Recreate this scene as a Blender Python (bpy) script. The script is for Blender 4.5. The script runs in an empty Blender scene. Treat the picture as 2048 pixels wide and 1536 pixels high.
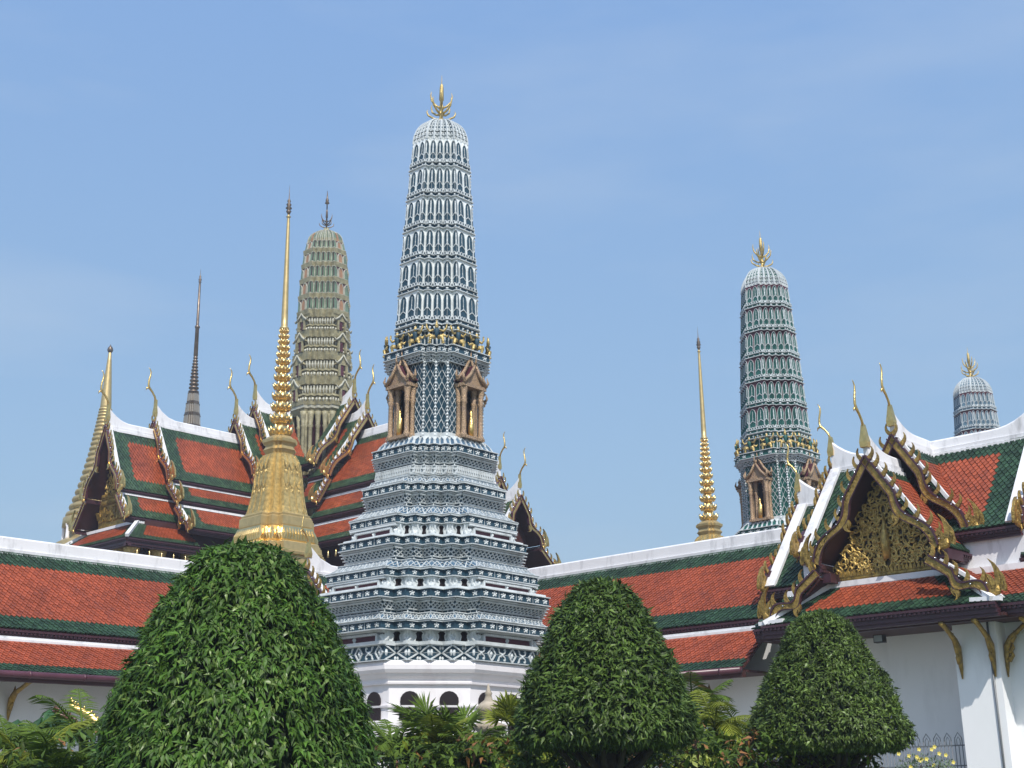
import bpy, math, random
import numpy as np
from mathutils import Vector, Matrix, noise
random.seed(7); rng = np.random.default_rng(7)
rad = math.radians
# ------------------------------------------------------------------ camera, sky, sun, exposure
scene = bpy.context.scene
COL = scene.collection
F_PX, PITCH, ROLL, CAMZ = 2650.0, rad(17.1), -0.0155, 1.6
cam_d = bpy.data.cameras.new('camera'); cam = bpy.data.objects.new('camera', cam_d); COL.objects.link(cam)
cam_d.sensor_width = 36.0; cam_d.lens = 36.0*F_PX/2048.0; cam_d.clip_start = .1; cam_d.clip_end = 3000
CM = Matrix.Rotation(math.pi/2+PITCH, 3, 'X') @ Matrix.Rotation(ROLL, 3, 'Z')
cam.matrix_world = Matrix.Translation((0, 0, CAMZ)) @ CM.to_4x4()
scene.camera = cam
SUN_AZ, SUN_EL = rad(168), rad(50)          # azimuth clockwise from +Y
w = bpy.data.worlds.new("World"); scene.world = w; w.use_nodes = True
nt = w.node_tree; bg = nt.nodes['Background']
sky = nt.nodes.new('ShaderNodeTexSky'); sky.sky_type = 'NISHITA'; sky.sun_disc = False
sky.sun_elevation = SUN_EL; sky.sun_rotation = SUN_AZ
sky.air_density = 1.35; sky.dust_density = 2.6; sky.ozone_density = 3.2; sky.altitude = 0
tc = nt.nodes.new('ShaderNodeTexCoord'); mp = nt.nodes.new('ShaderNodeMapping'); mp.inputs['Scale'].default_value = (1.2, 1.2, 5)
mp.inputs['Rotation'].default_value = (0.3, 0.5, 0)
cn = nt.nodes.new('ShaderNodeTexNoise'); cn.inputs['Scale'].default_value = 1.7; cn.inputs['Detail'].default_value = 6; cn.inputs['Roughness'].default_value = .55
cr = nt.nodes.new('ShaderNodeMapRange'); cr.inputs['From Min'].default_value = .47; cr.inputs['From Max'].default_value = .8
cr.inputs['To Max'].default_value = .34
mx = nt.nodes.new('ShaderNodeMix'); mx.data_type = 'RGBA'; mx.inputs['B'].default_value = (3.3, 3.75, 4.25, 1)
nt.links.new(tc.outputs['Generated'], mp.inputs['Vector']); nt.links.new(mp.outputs[0], cn.inputs['Vector'])
nt.links.new(cn.outputs['Fac'], cr.inputs['Value']); nt.links.new(cr.outputs[0], mx.inputs['Factor'])
sx = nt.nodes.new('ShaderNodeSeparateXYZ'); nt.links.new(tc.outputs['Generated'], sx.inputs[0])
rp = nt.nodes.new('ShaderNodeValToRGB'); nt.links.new(sx.outputs['Z'], rp.inputs['Fac']); e_ = rp.color_ramp.elements
e_[0].position = 0.0; e_[0].color = (.335, .475, .60, 1); e_[1].position = .62; e_[1].color = (.235, .425, .80, 1)
e2_ = rp.color_ramp.elements.new(.22); e2_.color = (.30, .475, .69, 1)
sc_ = nt.nodes.new('ShaderNodeVectorMath'); sc_.operation = 'SCALE'; sc_.inputs['Scale'].default_value = 5.35; nt.links.new(rp.outputs[0], sc_.inputs[0])
m0 = nt.nodes.new('ShaderNodeMix'); m0.data_type = 'RGBA'; m0.inputs['Factor'].default_value = .72
nt.links.new(sky.outputs[0], m0.inputs['A']); nt.links.new(sc_.outputs[0], m0.inputs['B']); nt.links.new(m0.outputs['Result'], mx.inputs['A']); nt.links.new(mx.outputs['Result'], bg.inputs['Color'])
bg.inputs["Strength"].default_value = .15
sd = bpy.data.lights.new('sun', 'SUN'); sd.energy = 3.6; sd.angle = rad(.53); sd.color = (1, .955, .88)
sun = bpy.data.objects.new('sun', sd); COL.objects.link(sun)
sv = Vector((math.sin(SUN_AZ)*math.cos(SUN_EL), math.cos(SUN_AZ)*math.cos(SUN_EL), math.sin(SUN_EL)))
sun.rotation_euler = sv.to_track_quat('Z', 'Y').to_euler()
scene.view_settings.view_transform = 'Standard'; scene.view_settings.look = 'None'
scene.view_settings.exposure = 0.35; scene.view_settings.gamma = 1; scene.view_settings.use_curve_mapping = False

# ------------------------------------------------------------------ materials
MATS = {}
def mat(name, col, rough=.6, metal=0., var=.0, nscale=3., bump=0., bscale=30., spec=.5, dirt=None, dscale=.8, tile=0., trans=0.):
    if name in MATS: return MATS[name]
    m = bpy.data.materials.new(name); m.use_nodes = True; t = m.node_tree; N = t.nodes; L = t.links
    b = N['Principled BSDF']; b.inputs['Roughness'].default_value = rough; b.inputs['Metallic'].default_value = metal
    b.inputs['Specular IOR Level'].default_value = spec
    tcn = N.new('ShaderNodeTexCoord'); co = tcn.outputs['Object']
    rgb = N.new('ShaderNodeRGB'); rgb.outputs[0].default_value = (*col, 1); cur = rgb.outputs[0]
    def valmul(cur, fac):
        h = N.new('ShaderNodeMix'); h.data_type = 'RGBA'; h.blend_type = 'MULTIPLY'; h.inputs['Factor'].default_value = 1
        L.new(cur, h.inputs['A']); L.new(fac, h.inputs['B']); return h.outputs['Result']
    if var:
        n = N.new('ShaderNodeTexNoise'); n.inputs['Scale'].default_value = nscale; n.inputs['Detail'].default_value = 6
        L.new(co, n.inputs['Vector'])
        r = N.new('ShaderNodeMapRange'); r.inputs['From Min'].default_value = .3; r.inputs['From Max'].default_value = .7
        r.inputs['To Min'].default_value = 1-var; r.inputs['To Max'].default_value = 1+var; r.clamp = True
        L.new(n.outputs['Fac'], r.inputs['Value']); cur = valmul(cur, r.outputs[0])
    if tile:
        g = N.new('ShaderNodeNewGeometry')
        r = N.new('ShaderNodeMapRange'); r.inputs['To Min'].default_value = 1-tile; r.inputs['To Max'].default_value = 1+tile
        L.new(g.outputs['Random Per Island'], r.inputs['Value']); cur = valmul(cur, r.outputs[0])
    if dirt:
        n = N.new('ShaderNodeTexNoise'); n.inputs['Scale'].default_value = dscale; n.inputs['Detail'].default_value = 9; n.inputs['Roughness'].default_value = .65
        mpn = N.new('ShaderNodeMapping'); mpn.inputs['Scale'].default_value = (1.6, 1.6, .45)
        L.new(co, mpn.inputs['Vector']); L.new(mpn.outputs[0], n.inputs['Vector'])
        r = N.new('ShaderNodeMapRange'); r.inputs['From Min'].default_value = .52; r.inputs['From Max'].default_value = .78; r.inputs['To Max'].default_value = dirt[3]
        L.new(n.outputs['Fac'], r.inputs['Value'])
        h = N.new('ShaderNodeMix'); h.data_type = 'RGBA'; h.inputs['B'].default_value = (*dirt[:3], 1)
        L.new(r.outputs[0], h.inputs['Factor']); L.new(cur, h.inputs['A']); cur = h.outputs['Result']
    L.new(cur, b.inputs['Base Color'])
    if bump:
        n = N.new('ShaderNodeTexNoise'); n.inputs['Scale'].default_value = bscale; n.inputs['Detail'].default_value = 4
        L.new(co, n.inputs['Vector'])
        bp = N.new('ShaderNodeBump'); bp.inputs['Strength'].default_value = bump; bp.inputs['Distance'].default_value = .03
        L.new(n.outputs['Fac'], bp.inputs['Height']); L.new(bp.outputs[0], b.inputs['Normal'])
    if trans:
        tr = N.new('ShaderNodeBsdfTranslucent'); L.new(cur, tr.inputs['Color'])
        ms = N.new('ShaderNodeMixShader'); ms.inputs[0].default_value = trans
        L.new(b.outputs[0], ms.inputs[1]); L.new(tr.outputs[0], ms.inputs[2]); L.new(ms.outputs[0], N['Material Output'].inputs['Surface'])
    MATS[name] = m; return m
GR = (.12, .12, .12, .55)
WHITE = mat('white plaster', (.74, .735, .75), .7, var=.05, nscale=1.2, dirt=(.27, .27, .28, .85), dscale=1.9)
WALL = mat('white wall', (.84, .84, .845), .8, var=.03, nscale=.7, dirt=(.45, .46, .46, .4), dscale=.7)
PINKWHITE = mat('pink white plaster', (.80, .765, .775), .75, var=.03, nscale=1., dirt=(.45, .38, .38, .5))
TWHITE = mat('tower white', (.57, .605, .61), .6, var=.10, nscale=6, dirt=(.17, .18, .17, .75), dscale=2.2)
TBLUE = mat('tower blue ceramic', (.022, .058, .086), .55, spec=.3, var=.25, nscale=5, bump=.2)
PALEBLUE = mat('tower pale blue', (.075, .14, .21), .35, var=.2, nscale=5)
TGREEN = mat('tower green ceramic', (.018, .095, .080), .5, spec=.3, var=.25, nscale=5, bump=.2)
GBLUE = mat('tower grey blue ceramic', (.10, .17, .22), .35, var=.25, nscale=5)
MAROON = mat('maroon', (.075, .018, .03), .6, var=.2)
DARK = mat('dark recess', (.012, .006, .008), .9)
GOLD = mat('gold leaf', (.78, .54, .20), .36, 1., var=.18, nscale=7, bump=.5, bscale=16)
GOLDP = mat('polished gold', (.85, .63, .28), .3, 1., var=.1, nscale=4, bump=.25, bscale=9)
GOLDM = mat('matt gold', (.56, .42, .17), .45, .7, var=.3, nscale=9, bump=.9, bscale=30, dirt=(.3, .22, .09, .6), dscale=2)
GOLDO = mat('old gold', (.36, .235, .06), .42, .6, var=.45, nscale=9, bump=.8, bscale=24, dirt=(.07, .045, .02, .7), dscale=5)
GOLDB = mat('gilded brick', (.54, .41, .19), .48, .65, var=.12, nscale=5)
BRONZE = mat('dark bronze', (.17, .13, .10), .42, .7, var=.3, nscale=4)
MOSAIC = mat('gold mosaic', (.38, .26, .155), .45, .3, var=.8, nscale=55, bump=1., bscale=45, dirt=(.25, .17, .25, .6), dscale=14)
PEDBLUE = mat('pediment ground', (.10, .068, .022), .5, .4, var=.6, nscale=14, dirt=(.015, .03, .15, .95), dscale=5)
TRED = mat('red roof tile', (.29, .064, .027), .55, spec=.3, var=.18, nscale=.8, tile=.2, bump=.15, dirt=(.16, .05, .038, .7), dscale=1.5)
TGRN = mat('green roof tile', (.022, .052, .026), .55, spec=.3, var=.3, nscale=1.4, tile=.42, bump=.15, dirt=(.03, .05, .04, .5), dscale=1.5)
PRED = mat('orange red roof tile', (.29, .062, .022), .34, var=.25, nscale=.8, tile=.22, bump=.2)
PGRN = mat('mossy green roof tile', (.030, .062, .028), .4, var=.4, nscale=1.4, tile=.4, bump=.2, dirt=(.10, .13, .08, .6), dscale=1.2)
PURP = mat('purple eave board', (.052, .018, .026), .45, var=.2)
SOFF = mat('soffit', (.055, .016, .014), .6, var=.2)
MIRR = mat('mirror glass chips', (.75, .78, .82), .15, .8)
STGREY = mat('grey green mosaic', (.30, .27, .16), .5, var=.35, nscale=4, bump=.9, bscale=20, dirt=(.09, .10, .07, .6), dscale=2)
STLITE = mat('pale ceramic petals', (.42, .41, .33), .5, var=.2, nscale=8)
STTEAL = mat('teal glass mosaic', (.135, .19, .13), .35, var=.3)
STORNG = mat('orange ceramic', (.33, .18, .10), .5, var=.2)
LEAF1 = mat('ficus leaf', (.062, .130, .017), .5, spec=.3, var=.45, nscale=2.5, tile=.5, trans=.25)
LEAF2 = mat('dark topiary leaf', (.062, .108, .017), .5, spec=.3, var=.5, nscale=2.5, tile=.5, trans=.25)
LEAF3 = mat('small topiary leaf', (.075, .118, .020), .5, spec=.3, var=.5, nscale=2.5, tile=.6, trans=.25)
LEAFTIP = mat('young leaf', (.15, .225, .05), .4, tile=.4, trans=.3)
CORE = mat('leaf shade core', (.010, .020, .006), .9, var=.4, nscale=6)  # near-black green: the shade between leaves, put into the colour
BARK = mat('dark bark', (.035, .027, .02), .9, var=.3, nscale=9, bump=.6)
PALM = mat('palm leaf', (.095, .15, .02), .5, spec=.15, var=.2, tile=.35, trans=.25)
PALMY = mat('yellow green palm leaf', (.20, .235, .03), .5, spec=.15, var=.2, tile=.35, trans=.3)
PALMD = mat('dark palm leaf', (.06, .10, .016), .5, spec=.15, var=.2, tile=.3, trans=.2)
LIME = mat('lime leaf', (.36, .42, .10), .5, tile=.3, trans=.3)
RUST = mat('rusty leaf', (.24, .11, .035), .6, tile=.4, trans=.2)
BIGLEAF = mat('broad leaf', (.030, .085, .022), .4, tile=.35, trans=.15)
YFLOW = mat('yellow petal', (.75, .62, .12), .5)
IRON = mat('grey iron', (.16, .17, .18), .5, .3)
STONE = mat('tan stone', (.40, .34, .26), .8, var=.2, nscale=10, bump=.4)
LAMPM = mat('lamp housing', (.03, .03, .032), .5); GLASS = mat('lamp glass', (.35, .40, .42), .15)
GRASS = mat('lawn', (.06, .11, .03), .9, var=.3, nscale=.6); PAVE = mat('paving', (.22, .21, .18), .85, var=.15, nscale=.5)
# ------------------------------------------------------------------ mesh helpers
class MB:
    def __init__(s): s.v = []; s.f = []; s.m = []; s.s = []
    def add(s, vs, fs, m=0, smooth=False):
        o = len(s.v); s.v.extend([tuple(p) for p in vs])
        for f in fs: s.f.append([i+o for i in f]); s.m.append(m); s.s.append(smooth)
    def box(s, x0, x1, y0, y1, z0, z1, m=0, fr=None):
        vs = [(x, y, z) for z in (z0, z1) for y in (y0, y1) for x in (x0, x1)]
        if fr: vs = [fr(*p) for p in vs]
        s.add(vs, [(0, 2, 3, 1), (4, 5, 7, 6), (0, 1, 5, 4), (2, 6, 7, 3), (0, 4, 6, 2), (1, 3, 7, 5)], m)
    def hexa(s, p, m=0):            # 8 points, bottom ring then top ring
        s.add(p, [(0, 3, 2, 1), (4, 5, 6, 7), (0, 1, 5, 4), (1, 2, 6, 5), (2, 3, 7, 6), (3, 0, 4, 7)], m)
    def tube(s, pts, rs, n=8, m=0, flat=1., smooth=True, cap=True):
        pts = [Vector(p) for p in pts]; k = len(pts); ref = None; rings = []
        for i, p in enumerate(pts):
            t = (pts[min(i+1, k-1)]-pts[max(i-1, 0)]).normalized()
            if ref is None: ref = Vector((0, 0, 1)) if abs(t.z) < .9 else Vector((1, 0, 0))
            a = (ref - t*ref.dot(t)).normalized(); bb = t.cross(a); ref = a
            rings.append([p + (a*math.cos(q)+bb*math.sin(q)*flat)*rs[i] for q in [2*math.pi*j/n for j in range(n)]])
        vs = [q for r in rings for q in r]
        fs = [(i*n+j, i*n+(j+1) % n, (i+1)*n+(j+1) % n, (i+1)*n+j) for i in range(k-1) for j in range(n)]
        if cap: fs += [tuple(range(n-1, -1, -1)), tuple((k-1)*n+j for j in range(n))]
        s.add(vs, fs, m, smooth)
    def lathe(s, prof, n=24, m=0, c=(0, 0), smooth=True, z0=0.):
        vs = []; 
        for r, z in prof:
            vs += [(c[0]+r*math.cos(2*math.pi*j/n), c[1]+r*math.sin(2*math.pi*j/n), z+z0) for j in range(n)]
        k = len(prof)
        fs = [(i*n+j, i*n+(j+1) % n, (i+1)*n+(j+1) % n, (i+1)*n+j) for i in range(k-1) for j in range(n)]
        fs += [tuple(range(n-1, -1, -1)), tuple((k-1)*n+j for j in range(n))]
        s.add(vs, fs, m, smooth)
    def loft(s, polys, m=0, cap=True, smooth=False):
        n = len(polys[0]); vs = [q for p in polys for q in p]
        fs = [(i*n+j, i*n+(j+1) % n, (i+1)*n+(j+1) % n, (i+1)*n+j) for i in range(len(polys)-1) for j in range(n)]
        if cap: fs += [tuple(range(n-1, -1, -1)), tuple((len(polys)-1)*n+j for j in range(n))]
        s.add(vs, fs, m, smooth)
    def prism(s, pts2, d0, d1, fr, m=0, me=None):   # outline pts2 (v,z) extruded along u from d0 to d1
        n = len(pts2); vs = [fr(d0, v, z) for v, z in pts2]+[fr(d1, v, z) for v, z in pts2]
        s.add(vs, [tuple(range(n)), tuple(range(2*n-1, n-1, -1))], m)
        s.add(vs, [(i, (i+1) % n, n+(i+1) % n, n+i) for i in range(n)], m if me is None else me)
    def build(s, name, mats, parent=None, loc=None):
        me = bpy.data.meshes.new(name); me.from_pydata(s.v, [], s.f)
        for mm in (mats if isinstance(mats, (list, tuple)) else [mats]): me.materials.append(mm)
        me.polygons.foreach_set('material_index', s.m); me.polygons.foreach_set('use_smooth', s.s); me.update()
        o = bpy.data.objects.new(name, me); COL.objects.link(o)
        if parent: o.parent = parent
        if loc: o.location = loc
        return o
def tag(o, label=None, cat=None, group=None, kind=None):
    for k, v in (('label', label), ('category', cat), ('group', group), ('kind', kind)):
        if v: o[k] = v
    return o
TH = rad(47.5)
E1 = Vector((math.cos(TH), math.sin(TH), 0)); E2 = Vector((-math.sin(TH), math.cos(TH), 0))
def grid(a, b, z=0.): return E1*a + E2*b + Vector((0, 0, z))
def thing(name, a, b, label, cat, group=None, rot=TH, world=None):
    o = bpy.data.objects.new(name, None); COL.objects.link(o); o.location = world or grid(a, b); o.rotation_euler.z = rot
    o.empty_display_size = .5; return tag(o, label, cat, group)
def at(px, py, Y):
    d = CM @ Vector((px-1024, 768-py, -F_PX)); return Vector((0, 0, CAMZ)) + d*(Y/d.y)
def copy_tree(o, parent=None):
    c = o.copy(); COL.objects.link(c); c.parent = parent
    for ch in list(o.children): copy_tree(ch, c)
    return c
class Fr:           # u outward along the ridge, v across, z up ; in the root's local axes
    def __init__(s, a, b, d, ra, rb): s.o = (a-ra, b-rb); s.d = d
    def __call__(s, u, v, z): return (s.o[0]+u*s.d[0]-v*s.d[1], s.o[1]+u*s.d[1]+v*s.d[0], z)

# ------------------------------------------------------------------ relief on the towers
def redent(W, n, frac):
    H = W/math.sqrt(2); nt_ = frac*H; h = (H+nt_)/2; Lh = (H-nt_)/2; t = nt_/n
    q = []; x, y = h, Lh; q.append((x, y))
    for i in range(n): x -= t; q.append((x, y)); y += t; q.append((x, y))
    pts = []
    for k in range(4):
        c, s_ = [(1, 0), (0, 1), (-1, 0), (0, -1)][k]
        pts += [(c*x-s_*y, s_*x+c*y) for x, y in q]
    kinds = []                     # kind of the edge that starts at each vertex
    per = 2*n+1
    for k in range(4):
        for i in range(per): kinds.append('main' if i == per-1 else ('in' if i % 2 == 0 else 'out'))
    return pts, kinds, h, Lh, t
class Pan:
    def __init__(s, A0, B0, z0, A1, B1, z1):
        s.p = [Vector((*A0, z0)), Vector((*B0, z0)), Vector((*A1, z1)), Vector((*B1, z1))]
        s.W = ((s.p[1]-s.p[0]).length+(s.p[3]-s.p[2]).length)/2; s.H = ((s.p[2]-s.p[0]).length+(s.p[3]-s.p[1]).length)/2
        s.N = (s.p[1]-s.p[0]).cross(s.p[2]-s.p[0]).normalized()
    def __call__(s, x, y, n=0.):
        a = x/s.W; b = y/s.H
        return (s.p[0]*(1-a)+s.p[1]*a)*(1-b)+(s.p[2]*(1-a)+s.p[3]*a)*b+s.N*n
def rib(mb, P, pts, wd, d=.02, m=0, closed=False):
    k = len(pts); segs = range(k if closed else k-1)
    for i in segs:
        x0, y0 = pts[i]; x1, y1 = pts[(i+1) % k]; l = math.hypot(x1-x0, y1-y0)
        if l < 1e-6: continue
        nx, ny = -(y1-y0)/l*wd/2, (x1-x0)/l*wd/2
        a, b, c, e = (x0+nx, y0+ny), (x0-nx, y0-ny), (x1-nx, y1-ny), (x1+nx, y1+ny)
        vs = [P(*a, -.003), P(*b, -.003), P(*c, -.003), P(*e, -.003), P(*a, d), P(*b, d), P(*c, d), P(*e, d)]
        mb.add(vs, [(4, 5, 6, 7), (1, 2, 6, 5), (3, 0, 4, 7), (0, 1, 5, 4), (2, 3, 7, 6)], m)
def blob(mb, P, cx, cy, rx, ry, rot=0., d=.03, m=0, n=6):
    c, s_ = math.cos(rot), math.sin(rot); vs = [P(cx, cy, d)]
    for j in range(n):
        q = 2*math.pi*j/n; x, y = rx*math.cos(q), ry*math.sin(q); vs.append(P(cx+c*x-s_*y, cy+s_*x+c*y, .0))
    mb.add(vs, [(0, 1+j, 1+(j+1) % n) for j in range(n)], m)
def poly(mb, P, pts, d, m): mb.add([P(x, y, d) for x, y in pts], [tuple(range(len(pts)))], m)
def flower(mb, P, cx, cy, s, m=0, flip=1):
    blob(mb, P, cx, cy, .16*s, .2*s, 0, .05*s+.02, m)
    for ang, r, l in ((.5, .3, .22), (2.6, .3, .22), (1.57, .32, .16), (-.6, .27, .15), (-2.5, .27, .15)):
        a = ang*flip if flip > 0 else math.pi-ang
        blob(mb, P, cx+math.cos(a)*r*s, cy+math.sin(a)*r*s*.85, l*s, .11*s, a+.5*flip, .03, m)
# material slots of tower meshes: 0 white, 1 ceramic, 2 maroon, 3 dark, 4 ground of the arched tiers, 5 pale lip
def level(mb, kind, z0, z1, W0, W1, n=4, frac=.41, ins=None):
    P0, K, h0, L0, t0 = redent(W0, n, frac); P1, _, h1, L1, t1 = redent(W1, n, frac); N = len(P0)
    base = {'flower': 1, 'diamond': 1, 'lattice': 1, 'blue': 1, 'slope': 5, 'window': 0, 'shelf': 0, 'rope': 0, 'lotus': 0, 'body': 1, 'recess': 1, 'dots': 1, 'arches': 4, 'dome': 1}[kind]
    mb.add([(x, y, z0) for x, y in P0]+[(x, y, z1) for x, y in P1], [(i, (i+1) % N, N+(i+1) % N, N+i) for i in range(N)], base)
    mb.add([(x, y, z1) for x, y in P1], [tuple(range(N))], 0); mb.add([(x, y, z0) for x, y in P0], [tuple(reversed(range(N)))], 0)
    if kind == 'shelf':
        return
    hh = z1-z0
    for i in range(N):
        j = (i+1) % N; P = Pan(P0[i], P0[j], z0, P1[i], P1[j], z1); W, H = P.W, P.H; main = K[i] == 'main'
        prevmain = K[i-1] == 'main'
        conv0 = K[i] in ('main', 'in')          # start vertex convex
        if kind in ('flower', 'lattice', 'blue', 'slope', 'diamond', 'dots', 'rope', 'recess'):
            ew = .018 if kind != 'blue' else .014
            rib(mb, P, [(-.01, ew/2), (W+.01, ew/2)], ew, .045, 0); rib(mb, P, [(-.01, H-ew/2), (W+.01, H-ew/2)], ew, .045, 0)
        if kind == 'flower':
            c = max(1, round(W/.29)) if main else 1; s = min(H*.98, .25)
            for k in range(c): flower(mb, P, (k+.5)*W/c, H/2-.01, s*.9, 0, 1 if k*2 < c or not main else 1)
            if main:
                for k in range(1, c): 
                    if k % 2 == 0: rib(mb, P, [(k*W/c, .02), (k*W/c, H-.02)], .008, .008, 0)
        elif kind == 'lattice':
            st = .13; c = max(2, round(W/st)); H0_ = P.H; H = H0_*.78; poly(mb, P, [(0, H), (W, H), (W, H0_), (0, H0_)], .012, 0); rib(mb, P, [(0, H), (W, H)], .03, .05, 0)
            for k in range(-2, c+1):
                for sg in (1, -1):
                    x0 = k*W/c if sg > 0 else (k+2)*W/c; x1 = (k+2)*W/c if sg > 0 else k*W/c
                    y0, y1 = .0, H
                    if x0 < 0: y0 = H*(0-x0)/(x1-x0); x0 = 0
                    if x0 > W: y0 = H*(x0-W)/(x0-x1); x0 = W
                    if x1 > W: y1 = y0+(H-y0)*(W-x0)/(x1-x0); x1 = W
                    if x1 < 0: y1 = y0+(H-y0)*(x0)/(x0-x1); x1 = 0
                    rib(mb, P, [(x0, y0), (x1, y1)], .018, .03, 0)
        elif kind == 'blue':
            c = max(1, round(W/.22))
            for k in range(c+1): rib(mb, P, [(k*W/c, 0), (k*W/c, H)], .014, .014, 0)
        elif kind == 'slope':
            c = max(1, round(W/.25))
            for k in range(c):
                x0, x1 = k*W/c, (k+1)*W/c; xm = (x0+x1)/2
                rib(mb, P, [(x0, H*.1), (xm, H*.9), (x1, H*.1)], .02, .02, 0)
                rib(mb, P, [(x0, H*.85), (xm, H*.3), (x1, H*.85)], .014, .02, 0)
        elif kind == 'diamond':
            c = max(1, round(W/.36)) if main else 1
            for k in range(c):
                cx = (k+.5)*W/c if main else (0 if conv0 else W)
                if main and k % 2 == 1 or main and c == 1:
                    pass
                if main:
                    if k % 2:
                        r = .12; rib(mb, P, [(cx, H*.06), (cx+r*.55, H*.28), (cx+r, H*.5), (cx+r*.55, H*.72), (cx, H*.94), (cx-r*.55, H*.72), (cx-r, H*.5), (cx-r*.55, H*.28)], .028, .03, 0, True)
                        blob(mb, P, cx, H/2, .05, .08, 0, .04)
                    else:
                        blob(mb, P, cx, H/2, .045, .06, 0, .04)
                        for sx in (-1, 1):
                            for sy in (-1, 1):
                                rib(mb, P, [(cx, H/2), (cx+sx*.09, H/2+sy*.05), (cx+sx*.11, H/2+sy*.11)], .026, .025, 0); blob(mb, P, cx+sx*.1, H/2+sy*.12, .045, .028, sx*sy*.5, .035)
                else:
                    e = 0 if conv0 else W; sg = 1 if conv0 else -1; r = W*.85
                    rib(mb, P, [(e, H*.94), (e+sg*r*.5, H*.74), (e+sg*r, H*.5), (e+sg*r*.5, H*.26), (e, H*.06)], .028, .03, 0)
                    blob(mb, P, e+sg*.05, H/2, .05, .08, 0, .04); blob(mb, P, e+sg*W*.9, H*.83, .04, .05, 0, .03); blob(mb, P, e+sg*W*.9, H*.17, .04, .05, 0, .03)
            rib(mb, P, [(0, H/2), (W, H/2)], .007, .006, 0)
        elif kind == 'window':
            if main:
                mw = W*.11
                poly(mb, P, [(mw, 0), (W-mw, 0), (W-mw, H*.52), (mw, H*.52)], .004, 2)
                rib(mb, P, [(mw, 0), (mw, H*.6), (W-mw, H*.6), (W-mw, 0)], .05, .07, 0)
                rib(mb, P, [(0, H*.85), (W, H*.85)], .045, .09, 0)
                c = int(W/.07)
                for k in range(c): blob(mb, P, (k+.5)*W/c, H*.62, .014, .014, 0, .09, 3, 4)
                c = 2
                for k in range(1, c): blob(mb, P, k*W/c, H*.3, .05, H*.34, 0, .08)
                for e in (.05*W, .95*W): blob(mb, P, e, H*.35, .06, H*.38, 0, .07)
            else:
                e = 0 if conv0 else W; sg = 1 if conv0 else -1; o = W-e
                x = lambda q: o-sg*q
                ww = W*.46
                poly(mb, P, [(o, .02), (x(ww), .02), (x(ww*.7), H*.45), (x(ww), H*.7), (x(ww*.6), H*.9), (o, H*.93)], .004, 3)
                rib(mb, P, [(x(ww), .0), (x(ww*.75), H*.45), (x(ww*1.05), H*.7), (x(ww*.6), H*.93), (o, H*.98)], .035, .03, 0)
                rib(mb, P, [(e, 0), (e+sg*W*.22, H*.4), (e+sg*W*.06, H)], .035, .045, 0)
                blob(mb, P, e+sg*.03, H*.95, .07, .09, 0, .05)
                blob(mb, P, e+sg*W*.2, H*.2, .05, .06, 0, .05)
        elif kind == 'rope':
            c = max(3, round(W/.06))
            for k in range(c): rib(mb, P, [(k*W/c, .03), (k*W/c+.03, H-.03)], .026, .06, 0)
            rib(mb, P, [(0, H/2), (W, H/2)], .008, .055, 1)
        elif kind == 'lotus':
            c = max(1, round(W/.17))
            for k in range(c):
                cx = (k+.5)*W/c; poly(mb, P, [(cx-.06, .02), (cx+.06, .02), (cx+.07, H*.5), (cx, H*.9), (cx-.07, H*.5)], .006, 5)
                rib(mb, P, [(cx-.07, 0), (cx-.085, H*.5), (cx, H*.95), (cx+.085, H*.5), (cx+.07, 0)], .025, .03, 0)
        elif kind == 'body':
            st = .16; c = max(1, round(W/st)); dx = W/c; r = max(1, round(H/(dx*1.65))); dy = H/r
            for a in range(c):
                for b in range(r):
                    x0, x1, y0, y1 = a*dx, (a+1)*dx, b*dy, (b+1)*dy; xm, ym = (x0+x1)/2, (y0+y1)/2
                    rib(mb, P, [(x0, ym), (xm, y1), (x1, ym)], .011, .01, 0); rib(mb, P, [(x0, ym), (xm, y0), (x1, ym)], .011, .01, 0)
            if conv0:
                V = P.p[0]; c = int(H/.085); out = (P.N+Vector((0, 0, 0)))
                for b in range(c):
                    y = (b+.5)*H/c; q = P(0, y, 0); r_ = .045
                    vs = [q+Vector((dx_*r_, dy_*r_, dz_*H/c*.55)) for dx_, dy_, dz_ in ((1, 0, 0), (0, 1, 0), (-1, 0, 0), (0, -1, 0), (0, 0, 1), (0, 0, -1))]
                    mb.add(vs, [(0, 1, 4), (1, 2, 4), (2, 3, 4), (3, 0, 4), (1, 0, 5), (2, 1, 5), (3, 2, 5), (0, 3, 5)], 0)
            rib(mb, P, [(0, .06), (W, .06)], .10, .05, 0)
        elif kind == 'dots':
            c = max(1, round(W/.17))
            for k in range(c): blob(mb, P, (k+.5)*W/c, H/2, .035, .045, 0, .05, 0, 6)
        elif kind == 'recess':
            c = max(1, round(W/.2))
            for k in range(c+1): rib(mb, P, [(k*W/c, 0), (k*W/c, H)], .02, .02, 0)
        elif kind == 'arches':
            bh = .125; ah = .09
            # band of ceramic with white drops
            poly(mb, P, [(0, .02), (W, .02), (W, bh-.012), (0, bh-.012)], .006, 1)
            rib(mb, P, [(-.02, .008), (W+.02, .008)], .02, .05, 0); rib(mb, P, [(-.01, bh), (W+.01, bh)], .018, .04, 0)
            c = 3 if main else 1
            for k in range(c): blob(mb, P, (k+.5)*W/c if main else (0.01 if conv0 else W-.01), bh*.5, .022, .028, 0, .045, 0, 6)
            # low arcade
            c = max(2, round(W/.095)); lw = W/c
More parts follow.
